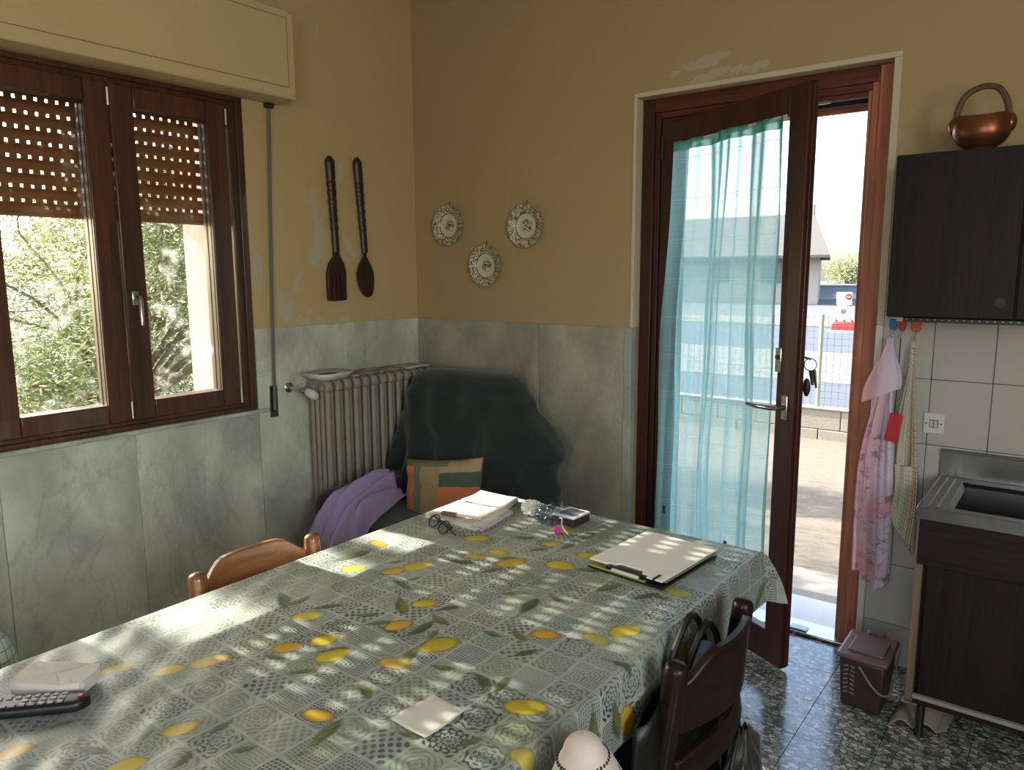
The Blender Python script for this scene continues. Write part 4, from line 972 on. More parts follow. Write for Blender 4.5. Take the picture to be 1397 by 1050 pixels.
pp = []
for i in range(80):
    t = i/80*4; k = int(t); q = t-k; a, c_ = [(2*q-1, -1), (1, 2*q-1), (1-2*q, 1), (-1, 1-2*q)][k]
    pp.append(CuM @ Vector((.205*a*(1-.06*(1-c_*c_)), 0, .150*c_*(1-.08*(1-a*a)))))
build('piping', MB().tube(pp, .004, 6, closed=True), plain('cushion_piping', (86, 84, 60), .9), cs)
# lilac garment over the arm
path = catmull([(.44, -.66, .555), (.46, -.80, .560), (.47, -.92, .545), (.475, -1.0, .50), (.47, -1.035, .42), (.46, -1.05, .30), (.455, -1.055, .20)], 60)
def lil(u, v):
    p = path[int(v*59)]; q = u-.5; wd = lerp(.20, .29, sm(v*1.5)); 
    x = p.x+wd*q+.012*nz(u*5, v*4); fold = .026*math.sin(u*15+v*5)+.017*math.sin(u*33-v*4+2*nz(u*3, v*3))+.010*nz(u*9, v*8, 3)
    z = p.z+fold*(1-.6*sm((v-.5)*3))-max(0, q-.1)*.28-max(0, -q-.25)*.30
    y = p.y-abs(fold)*sm((v-.45)*3)*1.2+.02*q
    return (x, y, z)
tag(build('lilac_garment', MB().grid(lil, 46, 60), M_purple, solid=.005, smooth=180), 'crumpled lilac garment thrown over the armchair arm by the radiator', 'garment')

# ---------------------------------------------------------------- wall decorations
fk = thing('wooden_fork', 'big carved dark wooden fork hanging on the window wall', 'wall decoration', (.012, -.575, 1.36))
def shaft(b, top_, neck):
    P = catmull([top_, tuple(lerp(a, c, .5) for a, c in zip(top_, neck)), neck], 46); r = []
    for i, p in enumerate(P):
        t = i/45; w_ = lerp(.026, .018, t); w_ *= (1+.09*math.sin(t*70)) if .22 < t < .82 else 1
        r.append(w_*(min(1, .35+t*14)))
    return b.tube(P, r, 10, flat=.75, upv=(0, 1, 0))
b = shaft(MB(), (.020, -.598, 2.055), (.020, -.577, 1.60)); build('carved_handle', b, M_carve, fk)
out = [(-.577-.014, 1.605), (-.592, 1.58), (-.622, 1.545), (-.637, 1.50), (-.638, 1.44), (-.637, 1.365)]
outr = [(-.577+.014, 1.605), (-.558, 1.58), (-.532, 1.545), (-.522, 1.50), (-.523, 1.44), (-.524, 1.365)]
def plate_yz(b, poly, x0, x1):
    n = len(poly); vs = [(x0, y, z) for y, z in poly]+[(x1, y, z) for y, z in poly]
    return b.add(vs, [tuple(range(n)), tuple(range(2*n-1, n-1, -1))]+[(k, n+k, n+(k+1) % n, (k+1) % n) for k in range(n)])
ts = 1.485
ed = [-.637, -.6155, -.608, -.5875, -.580, -.5595, -.552, -.5235]
poly = out[:5]
lower = []
zs = [1.365, 1.365]
pts = out[:4]+[(-.638, 1.44), (-.636, 1.365), (-.6155, 1.362), (-.6145, ts), (-.6095, ts), (-.608, 1.362), (-.5885, 1.362), (-.5875, ts), (-.5825, ts), (-.581, 1.362), (-.5605, 1.362), (-.5595, ts), (-.5545, ts), (-.553, 1.362), (-.5245, 1.365), (-.523, 1.44)]+outr[3::-1]
build('tines', plate_yz(MB(), pts, .008, .026), M_carve, fk, bevel=.003)
sp = thing('wooden_spoon', 'big carved dark wooden spoon hanging beside the wooden fork', 'wall decoration', (.012, -.40, 1.37))
build('carved_handle', shaft(MB(), (.020, -.425, 2.068), (.020, -.392, 1.60)), M_carve, sp)
def bowl(u, v):
    z = lerp(1.625, 1.373, u); t = u; w_ = .058*(sm(t/.55)*(max(0, 1-max(0, (t-.55)/.45)**2.2))**.5)
    w_ = max(w_, .013*(1-t)); cyl = -.392+.0*t-.008*math.sin(PI*t)+.012*t
    an = 2*PI*v; x = .022+.013*math.sin(an)*min(1, w_/.02)
    if math.sin(an) > 0: x -= .016*(math.sin(an))*math.sin(PI*t)**1.0*(1-.0)
    return (x, cyl+w_*math.cos(an), z)
b = MB().grid(lambda a, t: bowl(t, a), 28, 26, cu=True); b.f.append(tuple(range(28))); b.f.append(tuple(25*28+k for k in range(28))[::-1])
build('bowl', b, M_carve, sp)
# three painted plates
def plate_mb():
    b = MB(); n = 72; pr = [(.0, .006), (.045, .006), (.060, .008), (.064, .015), (.098, .024), (.1025, .026), (.101, .021), (.066, .010), (.05, 0), (0, 0)]
    vs = []; fs = []; k = len(pr)
    for r, d in pr:
        for j in range(n):
            a = 2*PI*j/n; s = 1+.022*math.sin(a*12) if r > .09 else 1; vs.append((r*s*math.cos(a), -.003-d, .1025+r*s*math.sin(a)))
    for i in range(k-1):
        for j in range(n): fs.append((i*n+j, i*n+(j+1) % n, (i+1)*n+(j+1) % n, (i+1)*n+j))
    return b.add(vs, fs)
pm_ = mesh(plate_mb(), 'plate_glaze', 60)
for (x, z), lab in zip(((.262, 1.745), (.512, 1.533), (.767, 1.722)), ('painted majolica plate on the wall above the armchair, the one next to the room corner', 'painted majolica plate hanging lowest of the three on the wall', 'painted majolica plate on the wall, the one nearest to the glass door frame')):
    o = thing('majolica_plate', lab, 'plate', (x, -.004, z-.1025), 0, 'decorative plates on the wall')
    link('plate_glaze', pm_, M_maj, o); hk = build('hanger', MB().tube([(0, -.004, .208), (0, -.007, .222), (.003, -.005, .226)], .0018, 6), M_dark, o, world=False)

# ---------------------------------------------------------------- wall cabinet and what is on and under it
wc = thing('wall_cabinet', 'dark wood laminate cabinet hung on the wall above the sink', 'cabinet', (2.87, -.165, 1.349))
build('carcass', B(2.458, 3.30, -.312, -.012, 1.349, 1.862), M_lam, wc, bevel=.002)
for x0, x1 in ((2.459, 2.806), (2.812, 3.155)):
    d_ = build('door', B(x0, x1, -.332, -.313, 1.352, 1.861), M_lam, wc, bevel=.002)
    kx = x1-.035 if x0 < 2.5 else x0+.035
    build('finger_ring', MB().lathe([(.010, 0), (.0145, 0), (.0145, .003), (.010, .003)], 18, M=Matrix.Translation((kx, -.332, 1.401)) @ Matrix.Rotation(PI/2, 4, 'X')), plain('ring_dark', (26, 20, 18), .5), d_)
    build('finger_hole', MB().lathe([(0, 0), (.0105, 0), (.0105, .0012), (0, .0012)], 18, M=Matrix.Translation((kx, -.332, 1.401)) @ Matrix.Rotation(PI/2, 4, 'X')), M_dark, d_)
build('edge_band', B(2.4565, 2.4585, -.330, -.02, 1.352, 1.860), M_lampale, wc)
lsx = thing('light_strip', 'black strip of tiny lights under the wall cabinet', 'lamp', (2.9, -.30, 1.33))
build('channel', B(2.505, 3.2, -.312, -.288, 1.334, 1.3485), M_black, lsx, bevel=.002)
build('end_block', B(2.486, 2.506, -.31, -.29, 1.334, 1.3485), plain('end_beige', (176, 150, 116), .6), lsx, bevel=.002)
dm = mesh(MB().box(-.002, .002, -.0015, .0015, -.002, .002), 'diode', 0)
for k in range(34):
    o = link('diode', dm, M_steel, lsx); o.location = (2.516+.0203*k-2.9, -.0125, .0125)
bk = thing('copper_basket', 'copper coloured basket shaped bowl with an arched handle on the wall cabinet', 'basket', (2.668, -.19, 1.862))
b = MB().lathe([(.0, 0), (.042, 0), (.044, .010), (.040, .016), (.062, .030), (.078, .052), (.082, .072), (.078, .092), (.071, .112), (.066, .112), (.073, .090), (.076, .070), (.05, .03), (0, .024)], 32, (2.668, -.19, 1.862), sy=.8)
b.v = [(x, y, z+(.010*(x-2.668)/.08*0+.012*((x-2.668)/.08)**2 if z > 1.94 else 0)) for x, y, z in b.v]
build('bowl', b, M_copper, bk, smooth=60)
for s in (-1, 1): build('ear', MB().sphere((2.668+s*.077, -.19, 1.951), (.016, .022, .028), 12, 8), M_copper, bk)
build('handle', MB().tube(catmull([(2.668-.074, -.19, 1.952), (2.668-.070, -.19, 2.00), (2.668-.050, -.19, 2.045), (2.668-.008, -.19, 2.066), (2.668+.035, -.19, 2.058), (2.668+.060, -.19, 2.02), (2.668+.073, -.19, 1.965)], 30), .0095, 8), M_wicker, bk)

# hooks, towels
def hook(x, z, m, colour, w_):
    t = thing('wall_hook', colour, 'hook', (x, -.011, z-.03), 0, 'plastic wall hooks under the cabinet')
    build('plate', MB().prism([(-w_, -.004), (-w_, .024), (w_, .024), (w_, -.004), (w_*.6, -.016), (-w_*.6, -.016)], .0, .010, Matrix.Translation((x, -.011, z)) @ Matrix.Rotation(PI/2, 4, 'X')), m, t, bevel=.003)
    build('wire', MB().tube([(x, -.016, z-.006), (x, -.024, z-.014), (x, -.026, z-.040), (x, -.036, z-.044), (x, -.038, z-.030)], .002, 6), M_chrome, t)
hook(2.425, 1.300, M_blue, 'blue plastic hook holding the flowered pink towel', .013)
hook(2.455, 1.298, M_red, 'red plastic hook between the blue and the orange ones', .012)
hook(2.500, 1.296, M_orp, 'orange plastic hook holding the checked kitchen towel', .016)
tw = thing('bath_towel', 'pink and lilac flowered terry towel hanging beside the door jamb', 'towel', (2.41, -.05, .32))
def towel(u, v):
    z = lerp(1.262, .325+.022*math.sin(u*7)+.02*(u < .3), v); k = sm(v*1.9)*.85+.15*v
    c0 = lerp(2.424, 2.407, k); wd = lerp(.018, .132, min(1, k)); x = c0+(u-.5)*wd+.010*math.sin(v*7+u*2)*k*(1-v*.5)
    y = -.052+(.016*math.sin(u*12+v*1.3)+.008*math.sin(u*23+2))*min(1, .3+k)-.006*k
    return (x, min(y, -.016), z)
with_flat(build('terry', MB().grid(towel, 44, 60), M_towel, tw, solid=.006, smooth=180), 44, 60, .13, .93)
def flap(u, v):
    # folded-over corner: narrow at the hook, wide and slanting below
    z = lerp(1.258, lerp(1.018, 1.082, u), v); k = sm(v*1.15); x = lerp(2.425, 2.412, v)+(u-.5)*lerp(.016, .128, k)
    return (x, -.082+.010*math.sin(u*8+1)-.012*k+.02*(1-k), z)
with_flat(build('folded_corner', MB().grid(flap, 26, 26), M_towel, tw, solid=.006, smooth=180), 26, 26, .13, .22)
tg = thing('kitchen_towel', 'grey checked linen towel with coloured stripes hanging from the orange hook', 'towel', (2.51, -.05, .48))
def chk(u, v):
    zb = lerp(.70, .475, sm(u*1.05)); z = lerp(1.225, zb, v); k = sm(v*1.35)
    x = lerp(2.500, lerp(2.498, 2.508, v), v)+(u-.5)*lerp(.014, .092, k); y = -.046+(.014*math.sin(u*11+v*1.5)+.006*math.sin(u*23))*k-.012*k
    return (x, min(y, -.016), z)
with_flat(build('linen', MB().grid(chk, 36, 50), M_check, tg, solid=.003, smooth=180), 36, 50, .16, .62)
def chk2(u, v):
    z = lerp(.80, lerp(.60, .49, u), v); return (lerp(2.470, 2.546, u)+.006*math.sin(v*4), -.070+.007*math.sin(u*10+v)-.006*v, z)
with_flat(build('turned_end', MB().grid(chk2, 26, 22), M_check, tg, solid=.003, smooth=180), 26, 22, .15, .28)
build('loop_tape', MB().box(2.496, 2.504, -.042, -.038, 1.155, 1.245), plain('loop_tape', (206, 200, 190), .9), tg, bevel=.001)
rp = thing('red_scraper', 'red rectangular kitchen tool hanging between the two towels', 'scraper', (2.445, -.09, .88))
build('blade', MB().box(-.022, .022, -.004, .004, 0, .105, Matrix.Translation((2.455, -.085, .885)) @ Matrix.Rotation(R(8), 4, 'Y')), M_red, rp, bevel=.006, seg=3)
build('cord', MB().tube([(2.461, -.084, .985), (2.458, -.05, 1.15), (2.455, -.035, 1.257)], .0018, 6), M_dark, rp)
sw = thing('light_switch', 'white double rocker switch on the kitchen tiles', 'switch', (2.579, -.011, .915))
build('plate', B(2.545, 2.613, -.019, -.0105, .917, .993), M_whitep, sw, bevel=.004)
for x in (2.567, 2.580): build('rocker', B(x, x+.011, -.023, -.018, .943, .967), plain('rocker_white', (206, 204, 196), .3), sw, bevel=.001)
build('rocker_border', B(2.565, 2.593, -.0195, -.0185, .941, .969), M_dark, sw)
for x in (2.555, 2.603): build('screw', MB().lathe([(0, 0), (.003, 0), (.003, .001), (0, .001)], 10, M=Matrix.Translation((x, -.0188, .955)) @ Matrix.Rotation(PI/2, 4, 'X')), M_dark, sw)

# ---------------------------------------------------------------- sink unit
sk = thing('sink_unit', 'stainless steel sink set in a dark wood base cabinet on legs', 'sink', (3.06, -.26, 0))
SX0, SX1, SYF = 2.618, 3.50, -.478
build('carcass', MB().box(SX0+.02, SX1, -.44, -.03, .16, .585).box(SX0+.02, SX1, SYF+.02, -.03, .125, .15), M_lamx, sk)
build('end_panel', B(SX0, SX0+.022, SYF, -.02, .125, .735), M_lampale, sk, bevel=.002)
build('fascia', B(SX0+.004, SX1, SYF-.002, SYF+.016, .588, .735), M_lamx, sk, bevel=.002)
for x0, x1, y in ((2.652, 3.09, -.458), (3.06, 3.49, -.444)):
    d_ = build('sliding_door', B(x0, x1, y-.008, y+.004, .152, .586), M_lam, sk, bevel=.001)
    build('finger_hole', MB().lathe([(0, 0), (.016, 0), (.016, .002), (.011, .003), (0, .001)], 18, M=Matrix.Translation((x0+.038, y-.008, .535)) @ Matrix.Rotation(PI/2, 4, 'X')), M_dark, d_)
build('track', B(SX0+.022, SX1, SYF-.002, SYF+.014, .139, .152), plain('grey_track', (150, 146, 138), .5), sk, bevel=.001)
build('plinth_rail', B(SX0+.004, SX1, SYF+.004, SYF+.018, .120, .139), M_lamx, sk)
for x in (2.664, 3.46):
    for y in (-.448, -.07): build('leg', MB().tube([(x, y, 0), (x, y, .014), (x, y, .13)], [.016, .012, .012], 10), M_black, sk)
# steel top: rim, ribbed ledge, bowl, upstand
b = MB()
BX0, BX1, BY0, BY1, ZT = 2.690, 3.08, -.430, -.085, .772
for a in ((SX0-.004, BX0, -.484, -.02, ZT-.006, ZT-.001), (BX1, SX1, -.484, -.02, ZT-.006, ZT-.001), (BX0, BX1, -.484, BY0, ZT-.006, ZT-.001), (BX0, BX1, BY1, -.02, ZT-.006, ZT-.001)): b.box(*a)
b.box(SX0-.004, SX1, -.488, -.482, ZT-.036, ZT+.003); b.box(SX0-.006, SX0, -.488, -.02, ZT-.036, ZT+.003)
so_ = build('steel_top', b, M_steel, sk, bevel=.002)
for x in (2.640, 2.664): build('rib', MB().tube([(x, -.462, ZT-.001), (x, -.055, ZT-.001)], .005, 8), M_steel, so_)
b = MB(); vs = []
for (i, z) in ((0, ZT-.002), (.014, ZT-.012), (.022, ZT-.15), (.05, ZT-.17)):
    vs += [(BX0+i, BY0+i, z), (BX1-i, BY0+i, z), (BX1-i, BY1-i, z), (BX0+i, BY1-i, z)]
b.add(vs, [(r*4+k, r*4+(k+1) % 4, r*4+4+(k+1) % 4, r*4+4+k) for r in range(3) for k in range(4)]+[(12, 13, 14, 15)])
build('bowl', b, plain('bowl_steel', (96, 96, 96), .35, 1.0), sk)
build('upstand', MB().box(2.609, SX1, -.022, -.0115, ZT-.002, .868).box(2.609, SX1, -.030, -.0115, .860, .868), M_steel, sk, bevel=.002)

# ---------------------------------------------------------------- compost bin, floor cloth
bi = thing('compost_bin', 'small brown vented kitchen caddy with a lid on the floor beside the sink', 'bin', (2.477, -.33, 0))
def taper(b, x0, x1, y0, y1, z0, z1, k, t=1.0):
    cx, cy = (x0+x1)/2, (y0+y1)/2
    q = [(x0, y0), (x1, y0), (x1, y1), (x0, y1)]
    vs = [(cx+(x-cx)*k, cy+(y-cy)*k, z0) for x, y in q]+[(x, y, z1) for x, y in q]
    return b.add(vs, [(3, 2, 1, 0), (4, 5, 6, 7), (0, 1, 5, 4), (1, 2, 6, 5), (2, 3, 7, 6), (3, 0, 4, 7)])
body = build('bucket', taper(MB(), 2.403, 2.551, -.432, -.236, .004, .186, .86), M_bin, bi, bevel=.010, seg=3)
sl_ = plain('vent_grey', (126, 120, 122), .6)  # light showing through the vent gaps is put into this grey; handle shares it
for i in range(7):
    for x in (2.428, 2.449):
        z = .060+.0165*i; y = lerp(-.4183, -.432, (z-.004)/.182)
        b = MB(); b.box(-.0075, .0075, -.0012, .0012, -.0024, .0024, Matrix.Translation((x, y-.001, z)) @ Matrix.Rotation(R(-22 if x < 2.44 else 22), 4, 'Y')); build('vent_slot', b, sl_, body)
ld_ = build('lid', taper(MB(), 2.395, 2.559, -.441, -.226, .184, .203, 1.0), M_lid, bi, bevel=.009, seg=3)
build('raised_panel', B(2.425, 2.538, -.405, -.285, .200, .211), M_lid, ld_, bevel=.004)
build('lid_lip', B(2.45, 2.51, -.236, -.218, .188, .214), M_lid, ld_, bevel=.008)
build('bail_handle', MB().tube(catmull([(2.470, -.438, .172), (2.515, -.449, .120), (2.548, -.440, .092), (2.566, -.40, .095), (2.568, -.33, .16), (2.566, -.28, .19)], 24), .0035, 8), sl_, bi)
def rag(u, v):
    x = lerp(2.575, 2.735, u)+.02*v; y = lerp(-.452, -.24, v)+.05*u
    z = .004+.030*abs(math.sin(u*7.5+v*1.2))*sm((1-v)*1.4)*(1-.5*u)+.055*math.exp(-((u-.62)/.28)**2-((v-.55)/.35)**2)
    return (x, y, z)
tag(build('floor_cloth', MB().grid(rag, 44, 30), M_rag, solid=.005, smooth=180), 'crumpled beige floor cloth lying under the sink unit', 'cloth')

# ---------------------------------------------------------------- outdoors, seen through the door gap
GZ = -.10
def ground(n, x0, x1, y0, y1, z, m): return struct(n, B(x0, x1, y0, y1, z-.15, z), m)
ground('ground', -90, 60, .9, 4.40, GZ, plain('sandy_gravel', (112, 103, 90), .95, c2=(80, 74, 65), sc=30, bump=.4, bsc=70))
ground('ground', -60, .0-.41, -40, .9, GZ, plain('garden_soil', (120, 116, 80), .95, c2=(96, 98, 60), sc=3))
struct('doorstep', B(1.30, 2.42, .12, .43, -.16, -.004), plain('pale_stone_step', (206, 206, 206), .5, c2=(188, 190, 192), sc=6), bevel=.004)
struct('pavement', B(-.4, 8, .41, .92, -.2, -.06), plain('grey_concrete', (142, 138, 128), .9, c2=(124, 120, 112), sc=12), bevel=.006)
ground('road', -90, 60, 4.60, 8.4, GZ-.03, plain('shade_tinted_asphalt', (66, 74, 88), .9, c2=(58, 65, 78), sc=4))  # shade over the near road is put into the colour of this strip
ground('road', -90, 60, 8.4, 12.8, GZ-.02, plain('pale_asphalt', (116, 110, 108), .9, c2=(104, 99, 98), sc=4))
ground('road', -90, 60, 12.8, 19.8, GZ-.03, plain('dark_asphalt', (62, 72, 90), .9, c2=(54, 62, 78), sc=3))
ground('pavement', -90, 60, 19.8, 24, GZ, plain('beige_paving', (118, 110, 98), .9, sc=3))
ground('ground', -140, 60, 24, 120, GZ-.02, plain('yard_grey', (82, 86, 92), .9, c2=(70, 74, 80), sc=.5))
# low block wall with a wire fence
bw = thing('block_wall', 'low grey concrete block wall across the yard outside the door', 'wall', (1, 4.42, GZ))
mblk = plain('concrete_block', (168, 160, 146), .95, c2=(138, 132, 120), sc=40, bump=.4, bsc=120)
bme = mesh(MB().box(-.196, .196, -.07, .07, 0, .192), 'block', 0)
for r_ in range(2):
    for k in range(-9, 6):
        o = link('block', bme, mblk, bw); o.location = (.21+.4*k+(.2 if r_ else 0)+.03, rnd.uniform(-.003, .003), -.10+.197*r_+.002)
        d = o.modifiers.new('bevel', 'BEVEL'); d.width = .006; d.segments = 1
build('coping', B(-3.5, 3.0, 4.34, 4.50, .190, .205), mblk, bw, bevel=.004)
fe = thing('wire_fence', 'green wire mesh fence with posts standing on the low block wall', 'fence', (1, 4.42, .205))
mgr = plain('pale_green_post', (158, 170, 128), .5); mwr = plain('grey_green_wire', (138, 148, 140), .5, .3)
for x in (-2.99, -.995, 1.005, 3.0): build('post', MB().tube([(x, 4.42, .20), (x, 4.42, 1.09)], .020, 8), mgr, fe)
b = MB()
x = -3.0
while x < 3.0: b.box(x-.0016, x+.0016, 4.4184, 4.4216, .21, 1.07); x += .0635
z = .23
while z < 1.08: b.box(-3, 3, 4.4184, 4.4216, z-.0016, z+.0016); z += .0635
o = build('wire_mesh', b, mwr, fe); o['kind'] = 'stuff'
# far house with the gable end
hs = thing('house', 'pale house with a pitched grey roof across the road', 'house', (-16, 39, GZ))
mw_ = plain('house_render', (160, 153, 142), .9, c2=(150, 144, 132), sc=.6); mr_ = plain('house_roof', (84, 80, 77), .85, c2=(74, 71, 69), sc=1)
hx1, hx0, hy0, hy1 = -7.35, -34, 35.0, 42.6
build('wall', MB().prism([(hx0, hy0), (hx1, hy0), (hx1-1.95, hy1), (hx0, hy1)], GZ-.05, 2.2), mw_, hs)
A_, B_, C_, D_, E_, F_ = (hx0-.6, 33.9), (-6.6, 33.9), (-8.75, 38.8), (hx0-.6, 38.8), (-9.1, 43.7), (hx0-.6, 43.7)
b = MB(); vs = [(*A_, 2.10), (*B_, 2.10), (*C_, 4.36), (*D_, 4.36), (*E_, 2.10), (*F_, 2.10)]; vs += [(x, y, z+.13) for x, y, z in vs]
b.add(vs, [(6, 7, 8, 9), (7, 10, 8), (9, 8, 10, 11), (0, 5, 4, 1), (0, 1, 7, 6), (1, 4, 10, 7), (4, 5, 11, 10), (5, 0, 6, 9, 11)]); build('roof', b, mr_, hs)
build('chimney', B(-8.95, -8.72, 38.6, 38.85, 4.3, 4.95), mw_, hs, bevel=.03)
for x in (-9.6, -12.4, -15.2, -18, -21): 
    f_ = build('window', B(x-.55, x+.55, 34.93, 35.02, .9, 2.0), plain('window_frame_dark', (112, 104, 96), .7), hs); build('pane', B(x-.47, x+.47, 34.915, 34.935, .98, 1.92), plain('far_glass', (96, 104, 112), .2), f_)
gwl = thing('garden_wall', 'long white garden wall beyond the road beside the pale house', 'wall', (-4, 44.6, GZ))
build('wall_panel', B(-10.4, 30, 44.4, 44.6, GZ-.1, .62), plain('white_wall', (150, 156, 166), .9), gwl, bevel=.03)
build('coping', B(-10.4, 30, 44.32, 44.68, .60, .70), plain('coping_white', (160, 156, 148), .9), gwl, bevel=.02)
for k in range(8): build('pillar', B(-10.4+3.2*k, -10.1+3.2*k, 44.3, 44.7, GZ, .78), plain('pillar_white', (170, 172, 176), .9), gwl, bevel=.02)
# road works barrier with two signs
br = thing('road_barrier', 'red plastic road barrier standing on the far roadside', 'barrier', (-2.1, 18.3, GZ-.03))
build('barrier_body', B(-2.42, -1.75, 18.2, 18.42, GZ-.03, .145), M_red, br, bevel=.05)
build('barrier_foot', B(-2.50, -1.67, 18.12, 18.5, GZ-.05, GZ+.02), M_whitep, br, bevel=.02)
for x in (-2.3, -2.1, -1.9): build('lug', MB().tube([(x, 18.3, .13), (x, 18.3, .20)], .035, 8), M_red, br)
sg = thing('road_sign', 'white panel sign with a round red no entry disc above the red barrier', 'sign', (-2.21, 18.7, GZ))
build('panel', MB().box(-2.42, -2.02, 18.70, 18.72, .58, .92).box(-2.37, -2.09, 18.70, 18.72, .16, .56), M_whitep, sg, bevel=.01)
build('pole', MB().tube([(-2.22, 18.74, GZ-.03), (-2.22, 18.74, .8)], .025, 8), M_steel, sg)
DR = Matrix.Rotation(PI/2, 4, 'X')
build('no_entry_disc', MB().lathe([(0, 0), (.085, 0), (.085, .008), (0, .008)], 20, M=Matrix.Translation((-2.11, 18.70, .80)) @ DR), M_red, sg)
build('white_bar', B(-2.16, -2.06, 18.684, 18.693, .785, .815), M_whitep, sg)
build('ring_disc', MB().lathe([(.045, 0), (.075, 0), (.075, .008), (.045, .008)], 20, M=Matrix.Translation((-2.23, 18.70, .40)) @ DR), plain('grey_ring', (110, 110, 116), .5), sg)

# ---------------------------------------------------------------- trees
def leaves(npr, centers, radii, n, L, W, seed, flat=.0, name='foliage', m=None, parent=None, droop=.2):
    r = np.random.RandomState(seed); centers = np.array(centers); radii = np.array(radii); k = r.randint(0, len(centers), n)
    d = r.normal(size=(n, 3)); d /= np.linalg.norm(d, axis=1)[:, None]; rad = r.uniform(.15, 1, n)**.45
    P = centers[k]+d*rad[:, None]*radii[k]
    ax = r.normal(size=(n, 3)); ax[:, 2] = ax[:, 2]*.6-droop; ax /= np.linalg.norm(ax, axis=1)[:, None]
    sd_ = np.cross(ax, r.normal(size=(n, 3))); sd_ /= np.linalg.norm(sd_, axis=1)[:, None]
    l = L*r.uniform(.6, 1.25, n)[:, None]; w_ = W*r.uniform(.7, 1.2, n)[:, None]
    V = np.stack([P-ax*l/2, P+sd_*w_/2-ax*l*.05, P+ax*l/2, P-sd_*w_/2-ax*l*.05], 1).reshape(-1, 3)
    org = np.array(top(parent).location) if parent else np.zeros(3)
    me = bpy.data.meshes.new(name); me.vertices.add(4*n); me.vertices.foreach_set('co', (V-org).astype(np.float32).ravel())
    me.loops.add(4*n); me.loops.foreach_set('vertex_index', np.arange(4*n, dtype=np.int32)); me.polygons.add(n); me.polygons.foreach_set('loop_start', np.arange(0, 4*n, 4, dtype=np.int32)); me.update(calc_edges=True)
    o = link(name, me, m, parent); o['kind'] = 'stuff'; return o
M_olive = leaf_mat('olive_leaves', (116, 126, 74), (86, 100, 56), (190, 192, 166), .5)  # the palest leaf colour paints in scattered highlights
M_far = leaf_mat('far_leaves', (150, 158, 110), (122, 132, 88), (188, 190, 150), .4)
M_bark = plain('grey_bark', (112, 100, 80), .9, c2=(84, 74, 60), sc=20, bump=.5)
ot = thing('olive_tree', 'bushy olive tree with pale highlights in its leaf colours filling the view from the brown window', 'tree', (-3.2, -.2, GZ))
r_ = random.Random(5); cen = []; rad = []
for k in range(90):
    y_ = r_.uniform(-.9, 2.0); cen.append((r_.uniform(-5.2, -2.3), y_, r_.uniform(.0, 2.75 if y_ > -.2 else 1.9))); q = r_.uniform(.36, .62); rad.append((q, q, q*.8))
for k in range(34):
    cen.append((r_.uniform(-6.9, -5.9), r_.uniform(-.8, 3.4), r_.uniform(.2, 2.7))); rad.append((.6, .6, .5))
leaves(None, cen, rad, 150000, .062, .0135, 11, m=M_olive, parent=ot)
b = MB()
for k in range(46):
    x, y, z = cen[k]; mid = (lerp(-3.2, x, .5)+r_.uniform(-.2, .2), lerp(-.2, y, .5)+r_.uniform(-.2, .2), lerp(.6, z, .6))
    b.tube(catmull([(-3.2, -.2, .3), mid, (x, y, z), (x+r_.uniform(.1, .5), y+r_.uniform(-.3, .3), z+r_.uniform(-.3, .3))], 10), [lerp(.022, .004, i/9) for i in range(10)], 5)
build('branches', b, M_bark, ot); build('trunk', MB().tube(catmull([(-3.2, -.2, GZ-.05), (-3.15, -.22, .3), (-3.25, -.15, .9)], 10), [lerp(.13, .07, i/9) for i in range(10)], 10), M_bark, ot)
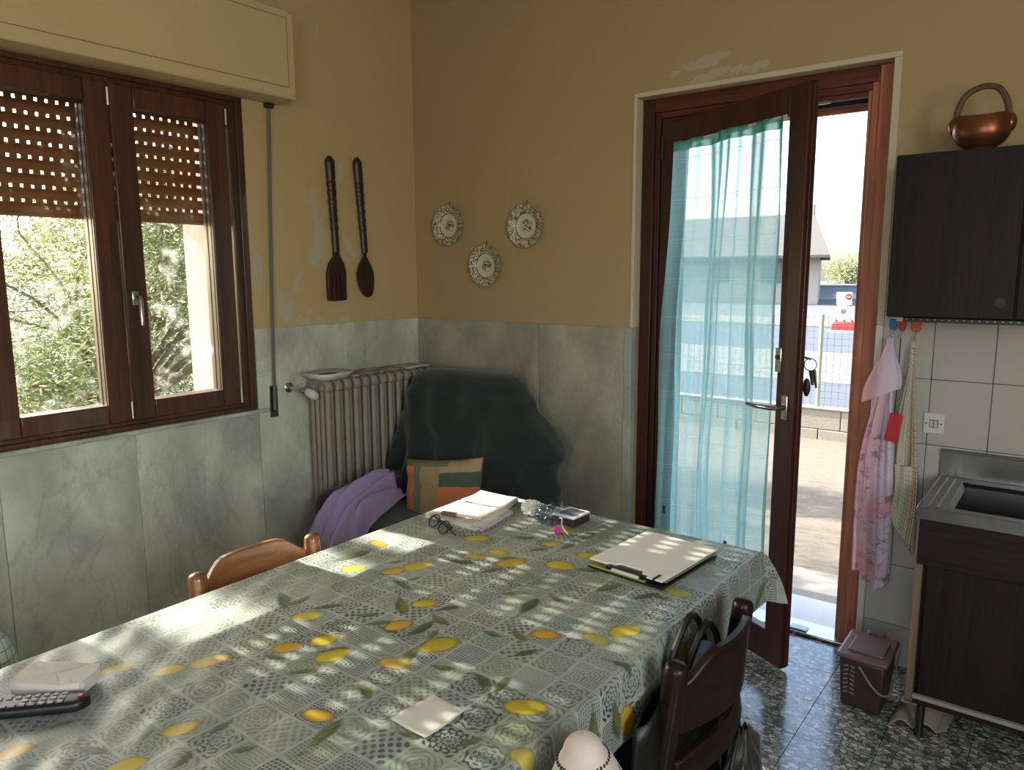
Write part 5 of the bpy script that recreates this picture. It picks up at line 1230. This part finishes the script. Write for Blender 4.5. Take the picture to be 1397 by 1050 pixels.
# the second one throws the dappled shade on the table
o2 = thing('olive_tree', 'second olive tree further along the garden, its branches in the path of the low sun', 'tree', (-6.0, -3.2, GZ))
cen = [(-5.6, -2.63, 4.44), (-5.4, -2.06, 4.44), (-5.2, -3.30, 4.38), (-5.0, -3.55, 3.85), (-5.9, -3.9, 4.3), (-5.5, -2.34, 4.50), (-5.4, -1.55, 4.55), (-6.2, -3.0, 5.55), (-6.3, -2.2, 5.55), (-5.9, -3.6, 5.4), (-5.4, -2.95, 4.52)]
rad = [(.4, .11, .13), (.4, .10, .10), (.45, .13, .14), (.4, .2, .13), (.6, .35, .35), (.4, .05, .03), (.4, .10, .05), (.6, .6, .40), (.6, .6, .40), (.6, .6, .4), (.4, .06, .03)]
leaves(None, cen, rad, 9000, .065, .014, 21, m=M_olive, parent=o2)
b = MB()
for x, y, z in cen: b.tube(catmull([(-6.0, -3.2, 1.6), (lerp(-6, x, .4), lerp(-3.2, y, .35), lerp(1.6, z, .7)), (x-.3, y, z), (x+.45, y+.04, z-.04)], 12), [lerp(.035, .006, i/11) for i in range(12)], 6)
build('branches', b, M_bark, o2); build('trunk', MB().tube([(-6.0, -3.2, GZ-.05), (-6.05, -3.22, .8), (-6.0, -3.2, 1.7)], [.16, .12, .09], 10), M_bark, o2)
ft = thing('garden_tree', 'small leafy tree behind the white garden wall beside the house', 'tree', (-8.9, 48, GZ))
cen = [(-8.9, 48, 2.0), (-9.8, 48, 1.7), (-8.1, 48, 1.6), (-8.8, 47.6, 1.3), (-9.6, 48, 1.1), (-7.4, 48, 1.2)]
leaves(None, cen, [(.9, .8, .75)]*6, 3500, .16, .07, 31, m=M_far, parent=ft)
b = MB()
for x, y, z in cen: b.tube([(-8.9, 48, .4), (lerp(-8.9, x, .5), 48, lerp(.4, z, .6)), (x, y, z+.3)], [.10, .07, .03], 6)
build('trunk', MB().tube([(-8.9, 48, GZ-.1), (-8.9, 48, .5)], [.16, .12], 8), M_bark, ft); build('branches', b, M_bark, ft)
ft2 = thing('garden_tree', 'row end tree with a broad crown further along the white garden wall', 'tree', (-4.0, 50, GZ))
cen = [(-4, 50, 2.2), (-5.2, 50, 1.8), (-2.8, 50, 1.8), (-4, 50, 1.2)]; leaves(None, cen, [(1.2, .9, .9)]*4, 3000, .16, .07, 41, m=M_far, parent=ft2)
build('trunk', MB().tube([(-4, 50, GZ-.1), (-4, 50, 1.4)], [.2, .12], 8), M_bark, ft2)
# pinkish render of the house outside the window
struct('trim_5', MB().box(-.412, -.15, -1.12, Y1+.004, Z0, Z1+.1).box(-.412, -.15, Y0, -2.642, Z0, Z1+.1).box(-.43, -.411, Y1, .43, GZ, 3.1), plain('pink_render', (198, 174, 164), .9, c2=(188, 164, 154), sc=6))
struct('trim_6', B(-.45, -.085, Y0, Y1, Z0-.03, Z0), plain('outer_sill', (188, 184, 176), .7))
